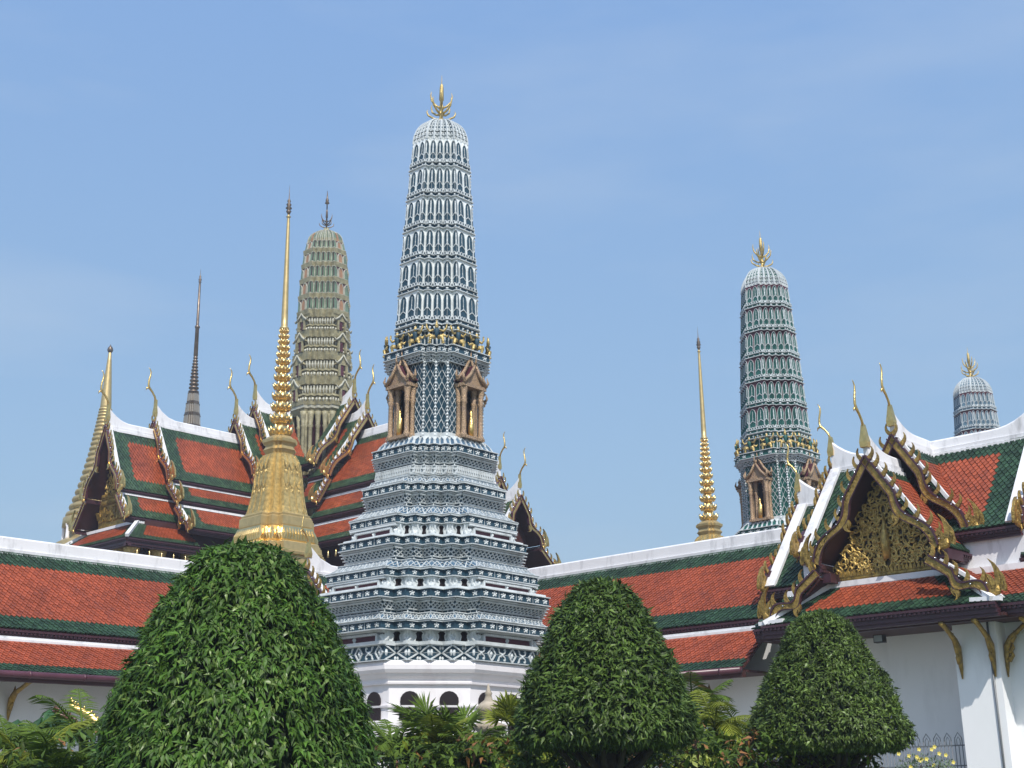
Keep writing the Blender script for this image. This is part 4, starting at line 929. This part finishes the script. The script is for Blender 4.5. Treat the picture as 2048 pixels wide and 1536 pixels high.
s2 = copy_tree(s1); s2.location = grid(49.1, 33.15); s2['label'] = 'gilded lotus spire with needle top, rising over the gallery roof left of the green tower'; s2.scale = (1, 1, .976)
bs = thing('ringed_stupa', 44.3, 77.45, 'great golden ringed stupa with a ball tipped cone, at far left behind the temple hall', 'stupa')
mb = MB(); mb.lathe([(2.4, 8), (2.5, 17.2), (2.2, 17.4), (1.7, 17.5), (1.7, 18.3)], 32); mb.build('drum', [GOLDB], bs)
for k in range(10):
    c, s_ = math.cos(k*math.pi/5), math.sin(k*math.pi/5)
    mb = MB(); mb.lathe([(.16, 17.4), (.12, 17.6), (.12, 18.2), (.17, 18.4)], 8, 0, (2.0*c, 2.0*s_)); mb.build('colonnette', [PINKWHITE], bs)
z0, z1, r0, r1, n = 18.3, 25.2, 2.12, .78, 21; zz = z0
mb = MB(); mb.lathe([(2.0, 18.3), (2.15, 18.35), (2.12, 18.9), (1.95, 18.95)], 32)
pr = []; z = 18.95; hs = [1.3-.85*i/(n-1) for i in range(n)]; sc = (26.5-z)/sum(hs)
for i in range(n):
    h = hs[i]*sc; r = float(np.interp(z, [18.8, 19.7, 21.2, 23.2, 25.15, 26.5], [2.0, 1.72, 1.3, .88, .58, .40]))
    pr += [(r*.88, z), (r, z+h*.12), (r*1.02, z+h*.35), (r*.99, z+h*.6), (r*.88, z+h*.72), (r*.86, z+h*.98)]; z += h
mb.lathe(pr, 36); mb.build('ringed_cone', [GOLDB], bs)
mb = MB(); mb.lathe([(.36, 26.45), (.36, 26.6), (.34, 27.0), (.25, 28.4), (.15, 29.8), (.10, 30.4), (.08, 30.42)], 24); mb.build('spire_cone', [GOLDB], bs)
mb = MB(); mb.lathe([(.05, 30.35), (.15, 30.45), (.20, 30.6), (.15, 30.76), (.05, 30.88), (.01, 31.0)], 14); mb.build('ball', [BRONZE], bs)
ds = thing('bronze_spire', 42.55, 64.55, 'slender dark bronze tiered spire behind the orange roofs at left', 'spire')
mb = MB(); n_ = 0
lv = [(21.5, 1.15, 22.3, 1.02), (22.3, 1.0, 23.05, .86), (23.05, .84, 23.75, .72), (23.75, .68, 24.4, .58)]
for z0, w0, z1, w1 in lv:
    for zz, ww, z2, w2 in ((z0, w0*1.03, z0+.12, w0*1.03), (z0+.12, w0*.95, z1-.08, w1), (z1-.08, w1*1.08, z1, w1*1.1)):
        a = redent(ww, 2, .3)[0]; b = redent(w2, 2, .3)[0]; N = len(a)
        mb.add([(x, y, zz) for x, y in a]+[(x, y, z2) for x, y in b], [(i, (i+1) % N, N+(i+1) % N, N+i) for i in range(N)]+[tuple(range(N, 2*N))])
    a, K, *_ = redent(w0*.95, 2, .3); b = redent(w1, 2, .3)[0]
    for i in range(len(a)):
        P = Pan(a[i], a[(i+1) % len(a)], z0+.12, b[i], b[(i+1) % len(a)], z1-.08)
        c = 5 if K[i] == 'main' else 1
        for k in range(c): rib(mb, P, [((k+.5)*P.W/c, 0), ((k+.5)*P.W/c, P.H)], .035, .04, 1)
mb.build('tiered_base', [BRONZE, mat('pale bronze', (.42, .38, .32), .4, .5)], ds)
mb = MB(); pr = []; z = 24.4
for i in range(11):
    r = .31-.17*(i/10); h = .24-.006*i; pr += [(r*.7, z), (r, z+h*.15), (r, z+h*.5), (r*.7, z+h*.7)]; z += h
pr += [(.13, z), (.11, 28.45), (.15, 28.5), (.15, 28.6), (.09, 28.65), (.065, 31.3), (.05, 31.4), (.1, 31.45), (.05, 31.5), (.11, 31.6), (.05, 31.7), (.07, 31.8), (.02, 31.9), (.005, 32.3)]
mb.lathe(pr, 12); mb.build('needle', [BRONZE], ds)
# ------------------------------------------------------------------ ground
g = MB(); g.add([(-138, -18, 0), (138, -18, 0), (138, 238, 0), (-138, 238, 0)], [(0, 1, 2, 3)]); tag(g.build('ground', [PAVE]), kind='structure')
g = MB(); g.add([(-14, 6, .004), (12, 6, .004), (14, 24, .004), (-16, 24, .004)], [(0, 1, 2, 3)]); tag(g.build('lawn', [GRASS]), kind='structure')
# ------------------------------------------------------------------ topiary trees
def leafmesh(name, P, Nrm, size, mats, mi, parent, seed, droop=.5, wide=.36, jitter=.6, bf=.4):
    r = np.random.default_rng(seed); n = len(P)
    d = Nrm*(.55) + np.array([0, 0, -droop]) + r.normal(0, jitter, (n, 3)); d /= np.linalg.norm(d, axis=1)[:, None]
    up = Nrm+np.array([0, 0, .6])+r.normal(0, .35, (n, 3)); s = np.cross(d, up); s /= np.linalg.norm(s, axis=1)[:, None]+1e-9; u = np.cross(s, d)
    L = (size*r.uniform(.5, 1.35, n))[:, None]; w_ = L*wide*.5
    base = P-d*L*bf; V = np.empty((n, 6, 3))
    V[:, 0] = base; V[:, 1] = base+d*L*.35-s*w_+u*w_*.35; V[:, 2] = base+d*L*.42; V[:, 3] = base+d*L*.35+s*w_+u*w_*.35
    V[:, 4] = base+d*L*.72+u*(-.05*L); V[:, 5] = base+d*L+u*(-.2*L)
    i = np.arange(n)[:, None]*6
    F = np.concatenate([i+np.array([[0, 2, 1]]), i+np.array([[0, 3, 2]]), i+np.array([[1, 2, 4]]), i+np.array([[2, 3, 4]]), i+np.array([[1, 4, 5]]), i+np.array([[4, 3, 5]])], 0)
    M_ = np.tile(mi, 6)
    me = bpy.data.meshes.new(name); me.vertices.add(n*6); me.vertices.foreach_set('co', V.reshape(-1))
    nf = len(F); me.loops.add(nf*3); me.polygons.add(nf); me.loops.foreach_set('vertex_index', F.reshape(-1).astype(np.int32))
    me.polygons.foreach_set('loop_start', np.arange(nf, dtype=np.int32)*3); me.polygons.foreach_set('loop_total', np.full(nf, 3, np.int32))
    for m in mats: me.materials.append(m)
    me.polygons.foreach_set('material_index', M_.astype(np.int32)); me.update(); me.validate()
    o = bpy.data.objects.new(name, me); COL.objects.link(o); o.parent = parent; return o
def lump(p, s, seed): return noise.noise(Vector((p[0]*s+seed, p[1]*s, p[2]*s)))
def topiary(wx, wy, prof, label, leafm, size, n, seed, tz, droop=.5, tipf=.1, wide=.36):
    root = thing('topiary_tree', 0, 0, label, 'tree', 'clipped cone shaped topiary trees', 0, (wx, wy, 0))
    r = np.random.default_rng(seed); pz = np.array([p[0] for p in prof]); prr = np.array([p[1] for p in prof])
    pz = np.where(pz > pz[-1]-.8, pz-.035, pz); zs = np.linspace(pz[0], pz[-1], 400); rs = np.interp(zs, pz, prr); area = rs*np.sqrt(1+np.gradient(rs, zs)**2)+.06; cdf = np.cumsum(area); cdf /= cdf[-1]
    nc = n//6; ci = r.integers(0, nc, n); cz_ = np.interp(r.uniform(0, 1, nc), cdf, zs); ct_ = r.uniform(0, 2*math.pi, nc); cd_ = r.exponential(.035, nc)-(r.uniform(0, 1, nc) < .03)*r.uniform(0, .07, nc)
    z = cz_[ci]+r.normal(0, size*.16, n); th = ct_[ci]+r.normal(0, size*.16, n)/np.maximum(.2, np.interp(z, pz, prr)); R = np.maximum(.02, np.interp(z, pz, prr)-.035)
    slope = np.interp(z, zs, np.gradient(rs, zs))
    dep = cd_[ci]+r.uniform(0, .03, n)
    lum = np.array([lump((math.cos(t)*q, math.sin(t)*q, zz), 2.6, seed) for t, q, zz in zip(th, R, z)])
    lum2 = np.array([lump((math.cos(t)*q, math.sin(t)*q, zz), 6.5, seed+9) for t, q, zz in zip(th, R, z)])
    Rr = R*(1+.05*lum)+.05*lum2-dep+r.normal(0, .012, n)
    P = np.stack([Rr*np.cos(th), Rr*np.sin(th), z+r.normal(0, .015, n)], 1)
    Nn = np.stack([np.cos(th), np.sin(th), -slope], 1); Nn /= np.linalg.norm(Nn, axis=1)[:, None]
    mi = (r.uniform(0, 1, n) < tipf*(.4+1.8*(r.uniform(0, 1, nc)[ci] > .62))).astype(int)
    leafmesh('crown', P, Nn, size, [leafm, LEAFTIP], mi, root, seed+1, droop, wide, .55, .12)
    zm = (prof[0][0]+prof[-1][0])/2; mb = MB(); mb.lathe([(max(.02, q*.88-.12), zz-.10*(zz > zm)) for zz, q in prof if q > .1 or True][:: -1] if prof[0][0] > prof[-1][0] else [(max(.02, q*.88-.12), zz-.10*(zz > zm)) for zz, q in prof], 40); mb.build('crown_shade_core', [CORE], root)  # closed shell behind the leaves, coloured dark as the shade in their gaps
    mb = MB(); zb = prof[0][0]; rr = random.Random(seed)
    mb.tube([(0, 0, 0), (.02, .01, zb*.5), (0, 0, zb*.85), (0, 0, zb+.5)], [.15, .12, .12, .08], 10); mb.build('trunk', [BARK], root)
    for k in range(11):
        a = k*2*math.pi/11+rr.uniform(-.2, .2); h0 = zb*rr.uniform(.62, .8); ext = prof[2][1]*rr.uniform(.55, .85)
        mb = MB(); c, s_ = math.cos(a), math.sin(a)
        mb.tube([(0, 0, h0), (c*ext*.3, s_*ext*.3, h0+(zb-h0)*.35+rr.uniform(-.02, .05)), (c*ext*.7, s_*ext*.7, zb-.08), (c*ext, s_*ext, zb+.3)], [.055, .045, .035, .02], 7); mb.build('branch', [BARK], root)
    return root
topiary(-2.66, 13.0, [(.75, 1.2), (.85, 1.32), (1.2, 1.38), (1.6, 1.36), (1.86, 1.333), (2.19, 1.269), (2.42, 1.216), (2.66, 1.151), (2.89, 1.045), (3.13, 0.938), (3.38, 0.835), (3.62, 0.68), (3.78, .59), (3.89, 0.48), (3.95, 0.36), (3.98, .22), (3.99, 0.08)], 'largest cone shaped topiary with glossy bright green leaves, in the left foreground', LEAF1, .098, 60000, 3, .8, .85, .16, .30)
topiary(1.10, 17.0, [(2.14, .15), (2.15, .6), (2.17, 1.0), (2.21, 1.12), (2.29, 1.16), (2.39, 1.15), (2.6, 1.10), (2.81, 1.03), (3.02, 0.955), (3.24, 0.86), (3.45, 0.775), (3.67, 0.675), (3.89, 0.54), (4.02, .45), (4.10, 0.36), (4.15, .24), (4.17, 0.08)], 'dark green cone topiary, middle of the three, beside the foot of the central tower', LEAF2, .105, 34000, 21, .8, .45, .14, .32)
topiary(4.09, 18.0, [(2.05, .15), (2.06, .6), (2.08, .93), (2.13, 1.03), (2.21, 1.07), (2.37, 1.056), (2.57, 0.993), (2.77, 0.915), (2.97, 0.825), (3.18, 0.72), (3.38, 0.62), (3.59, 0.51), (3.72, .43), (3.80, 0.32), (3.85, .20), (3.87, 0.06)], 'small leaved cone topiary in front of the gatehouse wall', LEAF3, .07, 42000, 33, .8, .4, .22, .34)
# ------------------------------------------------------------------ palms and shrubs
def frond(mb, base, az, L, rise, droop, nl=26, ll=.32, m=0, tw=.02, rr=random):
    pts = []; c, s_ = math.cos(az), math.sin(az)
    for i in range(13):
        q = i/12; x = L*q*(1-.25*q*droop); z = rise*L*q-droop*L*q*q*.9; pts.append(Vector((base[0]+c*x, base[1]+s_*x, base[2]+z)))
    mb.tube(pts, [.014*(1-.7*i/12)+.003 for i in range(13)], 5, m)
    side = Vector((-s_, c, 0))
    for k in range(nl):
        q = .12+.88*k/nl; i = min(11, int(q*12)); f = q*12-i; p = pts[i].lerp(pts[i+1], f); t = (pts[i+1]-pts[i]).normalized()
        l = ll*math.sin(math.pi*min(1, q*.85+.15))**.6*rr.uniform(.85, 1.1)
        for sg in (1, -1):
            d = (side*sg*.85+t*.7+Vector((0, 0, -.25+rr.uniform(-.12, .12)))).normalized(); e = p+d*l+Vector((0, 0, -.12*l)); mid = p+d*l*.45+Vector((0, 0, .03*l))
            wv = t*tw*.5
            mb.add([p-wv*.5, p+wv*.5, mid+wv, mid-wv, e], [(0, 1, 2, 3), (3, 2, 4)], m)
def palm_feather(p, label, m, n=12, L=1.2, seed=1, h=.8, group=None, ll=.32):
    root = thing('feather_palm', 0, 0, label, 'palm', group, 0, (p[0], p[1], 0)); rr = random.Random(seed); zt = p[2]
    mb = MB()
    for k in range(4): mb.tube([(rr.uniform(-.1, .1), rr.uniform(-.1, .1), 0), (rr.uniform(-.08, .08), rr.uniform(-.08, .08), zt)], [.04, .03], 6)
    mb.build('stem', [PALMD], root)
    for k in range(n):
        mb = MB(); frond(mb, (0, 0, zt), k*2.4+rr.uniform(-.3, .3), L*rr.uniform(.7, 1.1), rr.uniform(.4, 1.3), rr.uniform(.35, .95), 24, ll, 0, .026, rr); mb.build('frond', [m], root)
    return root
def palm_fan(p, label, m, n=9, r=.6, seed=1):
    root = thing('fan_palm', 0, 0, label, 'palm', None, 0, (p[0], p[1], 0)); rr = random.Random(seed); zt = p[2]
    mb = MB(); mb.tube([(0, 0, 0), (0, 0, zt)], [.07, .05], 8); mb.build('stem', [BARK], root)
    for k in range(n):
        az = k*2.4+rr.uniform(-.2, .2); el = rr.uniform(-.1, 1.25); pl = rr.uniform(.12, .32)
        d = Vector((math.cos(az)*math.cos(el), math.sin(az)*math.cos(el), math.sin(el))); c = Vector((0, 0, zt))+d*pl
        mb = MB(); mb.tube([(0, 0, zt-.05), c*.5+Vector((0, 0, zt*.5+.02)), c], [.015, .012, .01], 5)
        s_ = d.cross(Vector((0, 0, 1))).normalized(); u = s_.cross(d)
        q = rr.uniform(-.5, .5); s2 = s_*math.cos(q)+u*math.sin(q); n2 = d.cross(s2)
        for j in range(25):
            a = rad(-115+j*230/24); dd = d*math.cos(a)+s2*math.sin(a)+n2*.12*math.cos(j*math.pi); l = r*rr.uniform(.85, 1.05)*(1-.25*abs(a)/2.1)
            w2 = (d*-math.sin(a)+s2*math.cos(a))*.022; mid = c+dd*l*.55+n2*.02; e = c+dd*l+Vector((0, 0, -.10*l))
            mb.add([c, mid-w2, e, mid+w2, mid+n2*-.015], [(0, 1, 4), (0, 4, 3), (1, 2, 4), (4, 2, 3)])
        mb.build('fan_leaf', [m], root)
    return root
def bushleaves(name, c, rx, ry, rz, n, size, mats, seed, parent, droop=.2, tipf=0., wide=.4):
    r = np.random.default_rng(seed); v = r.normal(0, 1, (n, 3)); v /= np.linalg.norm(v, axis=1)[:, None]; v[:, 2] = np.abs(v[:, 2])*1.0-.1
    k = r.uniform(.55, 1.0, n)[:, None]; P = v*k*np.array([rx, ry, rz])+np.array(c)
    return leafmesh(name, P, v, size, mats, (r.uniform(0, 1, n) < tipf).astype(int), parent, seed+5, droop, wide)
pf = at(858, 1448, 19.5); palm_fan((pf.x, pf.y, pf.z), 'fan palm with spiky green leaves in front of the keyhole windows', PALM, 11, .42, 4)
pf = at(1022, 1452, 20.5); palm_fan((pf.x, pf.y, pf.z), 'fan palm poking out left of the dark green topiary', PALMY, 8, .36, 8)
pf = at(912, 1470, 20.8); palm_fan((pf.x, pf.y, pf.z), 'small dark fan palm right of the spiky one, under the tower corner', PALM, 6, .36, 12)
pf = at(1430, 1455, 19.8); palm_feather(pf, 'bright feathery palm between the two right hand topiaries', PALMY, 13, .95, 5)
pf = at(1385, 1425, 21.5); palm_feather(pf, 'darker feathery palm against the gallery wall, right behind the dark topiary', PALM, 11, .8, 6)
pf = at(1490, 1478, 20.5); palm_feather(pf, 'low feathery palm at the left foot of the small leaved topiary', PALM, 10, .8, 7)
pf = at(165, 1475, 17.5); palm_feather(pf, 'feathery palm at the left foot of the largest topiary', PALM, 13, .85, 14)
pf = at(55, 1530, 16.5); palm_feather(pf, 'yellowish feathery palm in the bottom left corner', PALMY, 13, .75, 15)
pf = at(120, 1540, 16.0); palm_feather(pf, 'olive feathery palm between the broad leaved tree and the largest topiary', PALM, 12, .7, 17)
for px_, py_, Y_, m_, L_, sd_, lb_ in ((790, 1500, 18.6, PALM, .6, 31, 'low feathery palm just right of the foot of the largest topiary'), (868, 1492, 18.9, PALMY, .55, 32, 'low yellow green feathery palm directly below the spiky fan palm'),
    (945, 1500, 18.8, PALM, .6, 33, 'low feathery palm below the stone finial'), (1005, 1512, 18.4, PALMY, .55, 34, 'low yellowish feathery palm at the left foot of the dark topiary'), (905, 1530, 17.8, PALMD, .6, 35, 'low dark feathery palm on the bottom edge below the central tower'),
    (1455, 1512, 18.6, PALM, .5, 36, 'low feathery palm right of the lime shrub'), (20, 1505, 17.4, PALM, .6, 37, 'low feathery palm cut by the left edge of the picture')):
    pf = at(px_, py_, Y_); palm_feather(pf, lb_, m_, 11, L_, sd_, ll=.24)
# broad leaved plant at left
pl = at(95, 1452, 19.5); root = thing('broadleaf_shrub', 0, 0, 'dark broad leaved umbrella shrub against the white wall at far left', 'shrub', None, 0, (pl.x, pl.y, 0))
mb = MB(); mb.tube([(0, 0, 0), (.05, 0, 1.2), (0, 0, pl.z)], [.05, .04, .03], 7); mb.build('stem', [BARK], root)
rr = random.Random(4)
mb = MB()
for k in range(34):
    a = rr.uniform(0, 6.28); rad_ = rr.uniform(0, .62); cz = pl.z+.18-rad_*rad_*.9+rr.uniform(-.12, .08); cx, cy = rad_*math.cos(a), rad_*math.sin(a)
    mb.tube([(0, 0, pl.z-.3), (cx, cy, cz)], [.008, .006], 4)
    for j in range(8):
        b = j*math.pi/4+rr.uniform(-.2, .2); dv = Vector((math.cos(b)*.6, math.sin(b)*.6, -.65)).normalized(); L_ = rr.uniform(.2, .28); s_ = dv.cross(Vector((0, 0, 1))).normalized()*.04
        c0 = Vector((cx, cy, cz)); m1 = c0+dv*L_*.5+Vector((0, 0, .03)); mb.add([c0, m1-s_, c0+dv*L_, m1+s_, m1+Vector((0, 0, -.012))], [(0, 1, 4), (0, 4, 3), (1, 2, 4), (4, 2, 3)])
mb.build('foliage', [BIGLEAF], root)
# undergrowth mass (one object: nobody could count its leaves)
P_, N_, S_ = [], [], []
rg = np.random.default_rng(77)
def mass(x0, x1, y0, y1, ztop, n, lump_, zlow=1.2):
    for _ in range(n):
        x = rg.uniform(x0, x1); y = rg.uniform(y0, y1); h = ztop+lump_*noise.noise(Vector((x*1.3, y*1.3, 3)))+.6*lump_*noise.noise(Vector((x*3.7, y*3.7, 8)))
        P_.append((x, y, h-rg.exponential(.12))); N_.append((0, -.4, .9))
mass(-1.6, 3.5, 17.2, 21.5, 2.14, 9500, .5); mass(3.5, 4.7, 17.6, 20.5, 1.98, 1500, .3); mass(-9.5, -3.2, 15.5, 20.5, 2.05, 6000, .42); mass(-2.2, .6, 19.0, 21.0, 2.20, 3400, .4)
P_ = np.array(P_); N_ = np.array(N_, float); N_ /= np.linalg.norm(N_, axis=1)[:, None]; mi = rg.choice([0, 1, 2, 3], len(P_), p=[.34, .22, .40, .04])
for k in range(len(P_)):
    v = noise.noise(Vector((P_[k][0]*1.6, P_[k][1]*1.6, 20)))
    if v > .22: mi[k] = 2 if k % 3 else 4
    if v < -.3 and k % 2: mi[k] = 3
o = leafmesh('undergrowth', P_, N_, .15, [PALMD, LEAF2, PALM, RUST, PALMY], mi, None, 5, .1, .34, .9); tag(o, 'mixed low green and rusty undergrowth along the bottom edge', 'undergrowth', kind='stuff')
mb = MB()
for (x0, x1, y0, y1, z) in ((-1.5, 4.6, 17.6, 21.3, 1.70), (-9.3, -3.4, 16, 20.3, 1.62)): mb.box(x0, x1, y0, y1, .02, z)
o = mb.build('filler', [CORE]); tag(o, 'dark core box beneath the mixed undergrowth along the bottom edge', 'filler', kind='stuff')  # plain core boxes filling in under the leaves, in the painted shade colour
def bush(px, py, Y, rx, rz, n, size, mats, seed, label, tipf=0., wide=.4, name='shrub', droop=.2):
    p = at(px, py, Y); root = thing(name, 0, 0, label, 'shrub', None, 0, (p.x, p.y, 0))
    mb = MB(); 
    for k in range(4): a = k*1.6; mb.tube([(0, 0, 0), (math.cos(a)*rx*.4, math.sin(a)*rx*.4, p.z)], [.02, .01], 5)
    mb.build('stem', [BARK], root); bushleaves('foliage', (0, 0, p.z-rz*.3), rx, rx, rz, n, size, mats, seed, root, droop, tipf, wide); return root, p
bush(1395, 1522, 18.2, .28, .16, 260, .13, [LIME, PALMY], 2, 'lime yellow leaved shrub under the gap between the right hand topiaries', .2)
bush(1418, 1500, 19.0, .10, .16, 120, .13, [RUST, PALMY], 3, 'small rust orange tuft above the lime shrub', .1, .2)
bush(1520, 1525, 19.5, .3, .25, 300, .12, [RUST, PALMY], 4, 'yellow and rust coloured shrub left of the trunk of the small leaved topiary', .6, .25)
bush(860, 1500, 19.2, .35, .3, 420, .14, [PALM, RUST], 5, 'loose green shrub with rusty leaves below the spiky fan palm', .2)
bush(620, 1530, 17, .3, .2, 200, .14, [LEAF2, RUST], 6, 'dark green shrub behind the right foot of the largest topiary', .1)
bush(980, 1505, 20.0, .4, .3, 420, .13, [LEAF2, PALMY], 7, 'rounded green shrub between the fan palms and the dark topiary', .15)
fb, p = bush(1850, 1530, 20.5, .50, .30, 620, .05, [mat('grey green leaf', (.10, .15, .07), .5, tile=.4), PALM], 8, 'airy grey green shrub with small yellow flowers, beside the iron fence', .2, .4, 'flowering_shrub')
rr = random.Random(3)
for k in range(16):
    a = rr.uniform(0, 6.28); q = rr.uniform(.1, .5); c = Vector((math.cos(a)*q, math.sin(a)*q, p.z-.05+rr.uniform(.0, .32)))
    mb = MB()
    for j in range(5):
        b = j*1.257; d = Vector((math.cos(b), -.3, math.sin(b)))*.034; s_ = Vector((-math.sin(b), 0, math.cos(b)))*.013; mb.add([c, c+d*.6-s_, c+d, c+d*.6+s_], [(0, 1, 2, 3)])
    mb.build('flower', [YFLOW], fb)
# iron fence in front of the recessed wall
fe = thing('iron_fence', 26.2, 13.4, 'grey iron fence with pointed arched tops against the white gatehouse wall', 'fence')
ff = Fr(26.2, 13.4, (0, -1), 26.2, 13.4)
mb = MB()
for z in (1.95, 2.34): mb.box(-1.9, 1.55, -.012, .012, z, z+.025, 0, ff)
mb.build('rail', [IRON], fe)
for k in range(46):
    u = -1.88+k*.075; mb = MB(); mb.tube([ff(u, 0, .3), ff(u, 0, 2.36 if k % 3 == 1 else 2.44)], [.009, .009], 5)
    if k % 3 == 1:
        mb.tube([ff(u-.075, 0, 2.44), ff(u-.07, 0, 2.5), ff(u, 0, 2.6), ff(u+.07, 0, 2.5), ff(u+.075, 0, 2.44)], [.009]*5, 5)
        mb.tube([ff(u-.035, 0, 2.36), ff(u-.035, 0, 2.46), ff(u, 0, 2.52), ff(u+.035, 0, 2.46), ff(u+.035, 0, 2.36)], [.007]*5, 5)
    mb.build('picket', [IRON], fe)
# floodlight
fl = thing('flood_lamp', 26.4, 13.65, 'small square black floodlight hanging under the purple eave of the gatehouse', 'lamp')
q = Fr(26.4, 13.65, (-1, 0), 26.4, 13.65)
mb = MB(); mb.box(-.08, .08, -.11, .11, 4.52, 4.70, 0, q); mb.box(-.02, .02, -.03, .03, 4.68, 4.76, 0, q); mb.build('housing', [LAMPM], fl)
mb = MB(); mb.box(.08, .09, -.09, .09, 4.54, 4.67, 0, q); mb.build('glass', [GLASS], fl)
# stone lantern top
sl = at(977, 1400, 22.5); st = thing('stone_lantern', 0, 0, 'tan stone finial poking up right of the tower windows', 'stone ornament', None, 0, (sl.x, sl.y, 0)); z = sl.z
mb = MB(); mb.lathe([(.2, 0), (.2, z-.5), (.32, z-.42), (.12, z-.34), (.10, z-.26), (.12, z-.22)], 16); mb.build('pillar', [STONE], st)
mb = MB(); mb.lathe([(.06, z-.24), (.19, z-.2), (.21, z-.12), (.14, z-.05), (.07, z), (.05, z+.08), (.065, z+.1), (.03, z+.17), (.01, z+.26)], 16); mb.build('cap', [STONE], st)
# carved gilded finials rising from the plants at left
def naga(pts, label, r0, mats):
    p0 = at(*pts[0]); root = thing('carved_finial', 0, 0, label, 'carved finial', None, 0, (p0.x, p0.y, 0))
    P = [at(*q)-Vector((p0.x, p0.y, 0)) for q in pts]; n = len(P)
    mb = MB(); mb.tube(P, [r0*(.12+.88*(i/(n-1))**.7) for i in range(n)], 8, 0, .7)
    mb.build('curved_horn', [mats], root); mb = MB()
    for i in range(14):
        f = (i+1)/15*(n-1); k = int(f); c = P[k].lerp(P[min(k+1, n-1)], f-k); mb.tube([c+Vector((.01, 0, .03)), c+Vector((.03, -.01, .09))], [.03, .008], 5)
    mb.build('scales', [mats], root)
    mb = MB(); mb.tube([P[-1], (P[-1].x+.2, P[-1].y, .0)], [r0, r0*1.4], 8); mb.build('post', [mats], root)
naga([(138, 1404, 21), (142, 1412, 21), (158, 1420, 21), (180, 1432, 21), (198, 1452, 21), (214, 1480, 21)], 'curved carved gold finial rising beside the largest topiary, against the left wall', .10, GOLD)
naga([(106, 1420, 21.5), (112, 1427, 21.5), (135, 1436, 21.5), (152, 1452, 21.5), (165, 1478, 21.5)], 'smaller dark red curved finial left of the gold one', .06, mat('dark red lacquer', (.13, .04, .03), .35, var=.3))

# ------------------------------------------------------------------ thin warm air
mb = MB(); mb.box(-140, 140, -20, 240, -1, 40)
hm = bpy.data.materials.new('haze air'); hm.use_nodes = True; hn = hm.node_tree; hn.nodes.clear()
ho = hn.nodes.new('ShaderNodeOutputMaterial'); hv = hn.nodes.new('ShaderNodeVolumePrincipled'); hv.inputs['Density'].default_value = .0011; hv.inputs['Color'].default_value = (.86, .91, 1, 1); hv.inputs['Anisotropy'].default_value = .3
hn.links.new(hv.outputs[0], ho.inputs['Volume']); tag(mb.build('haze', [hm]), kind='stuff')
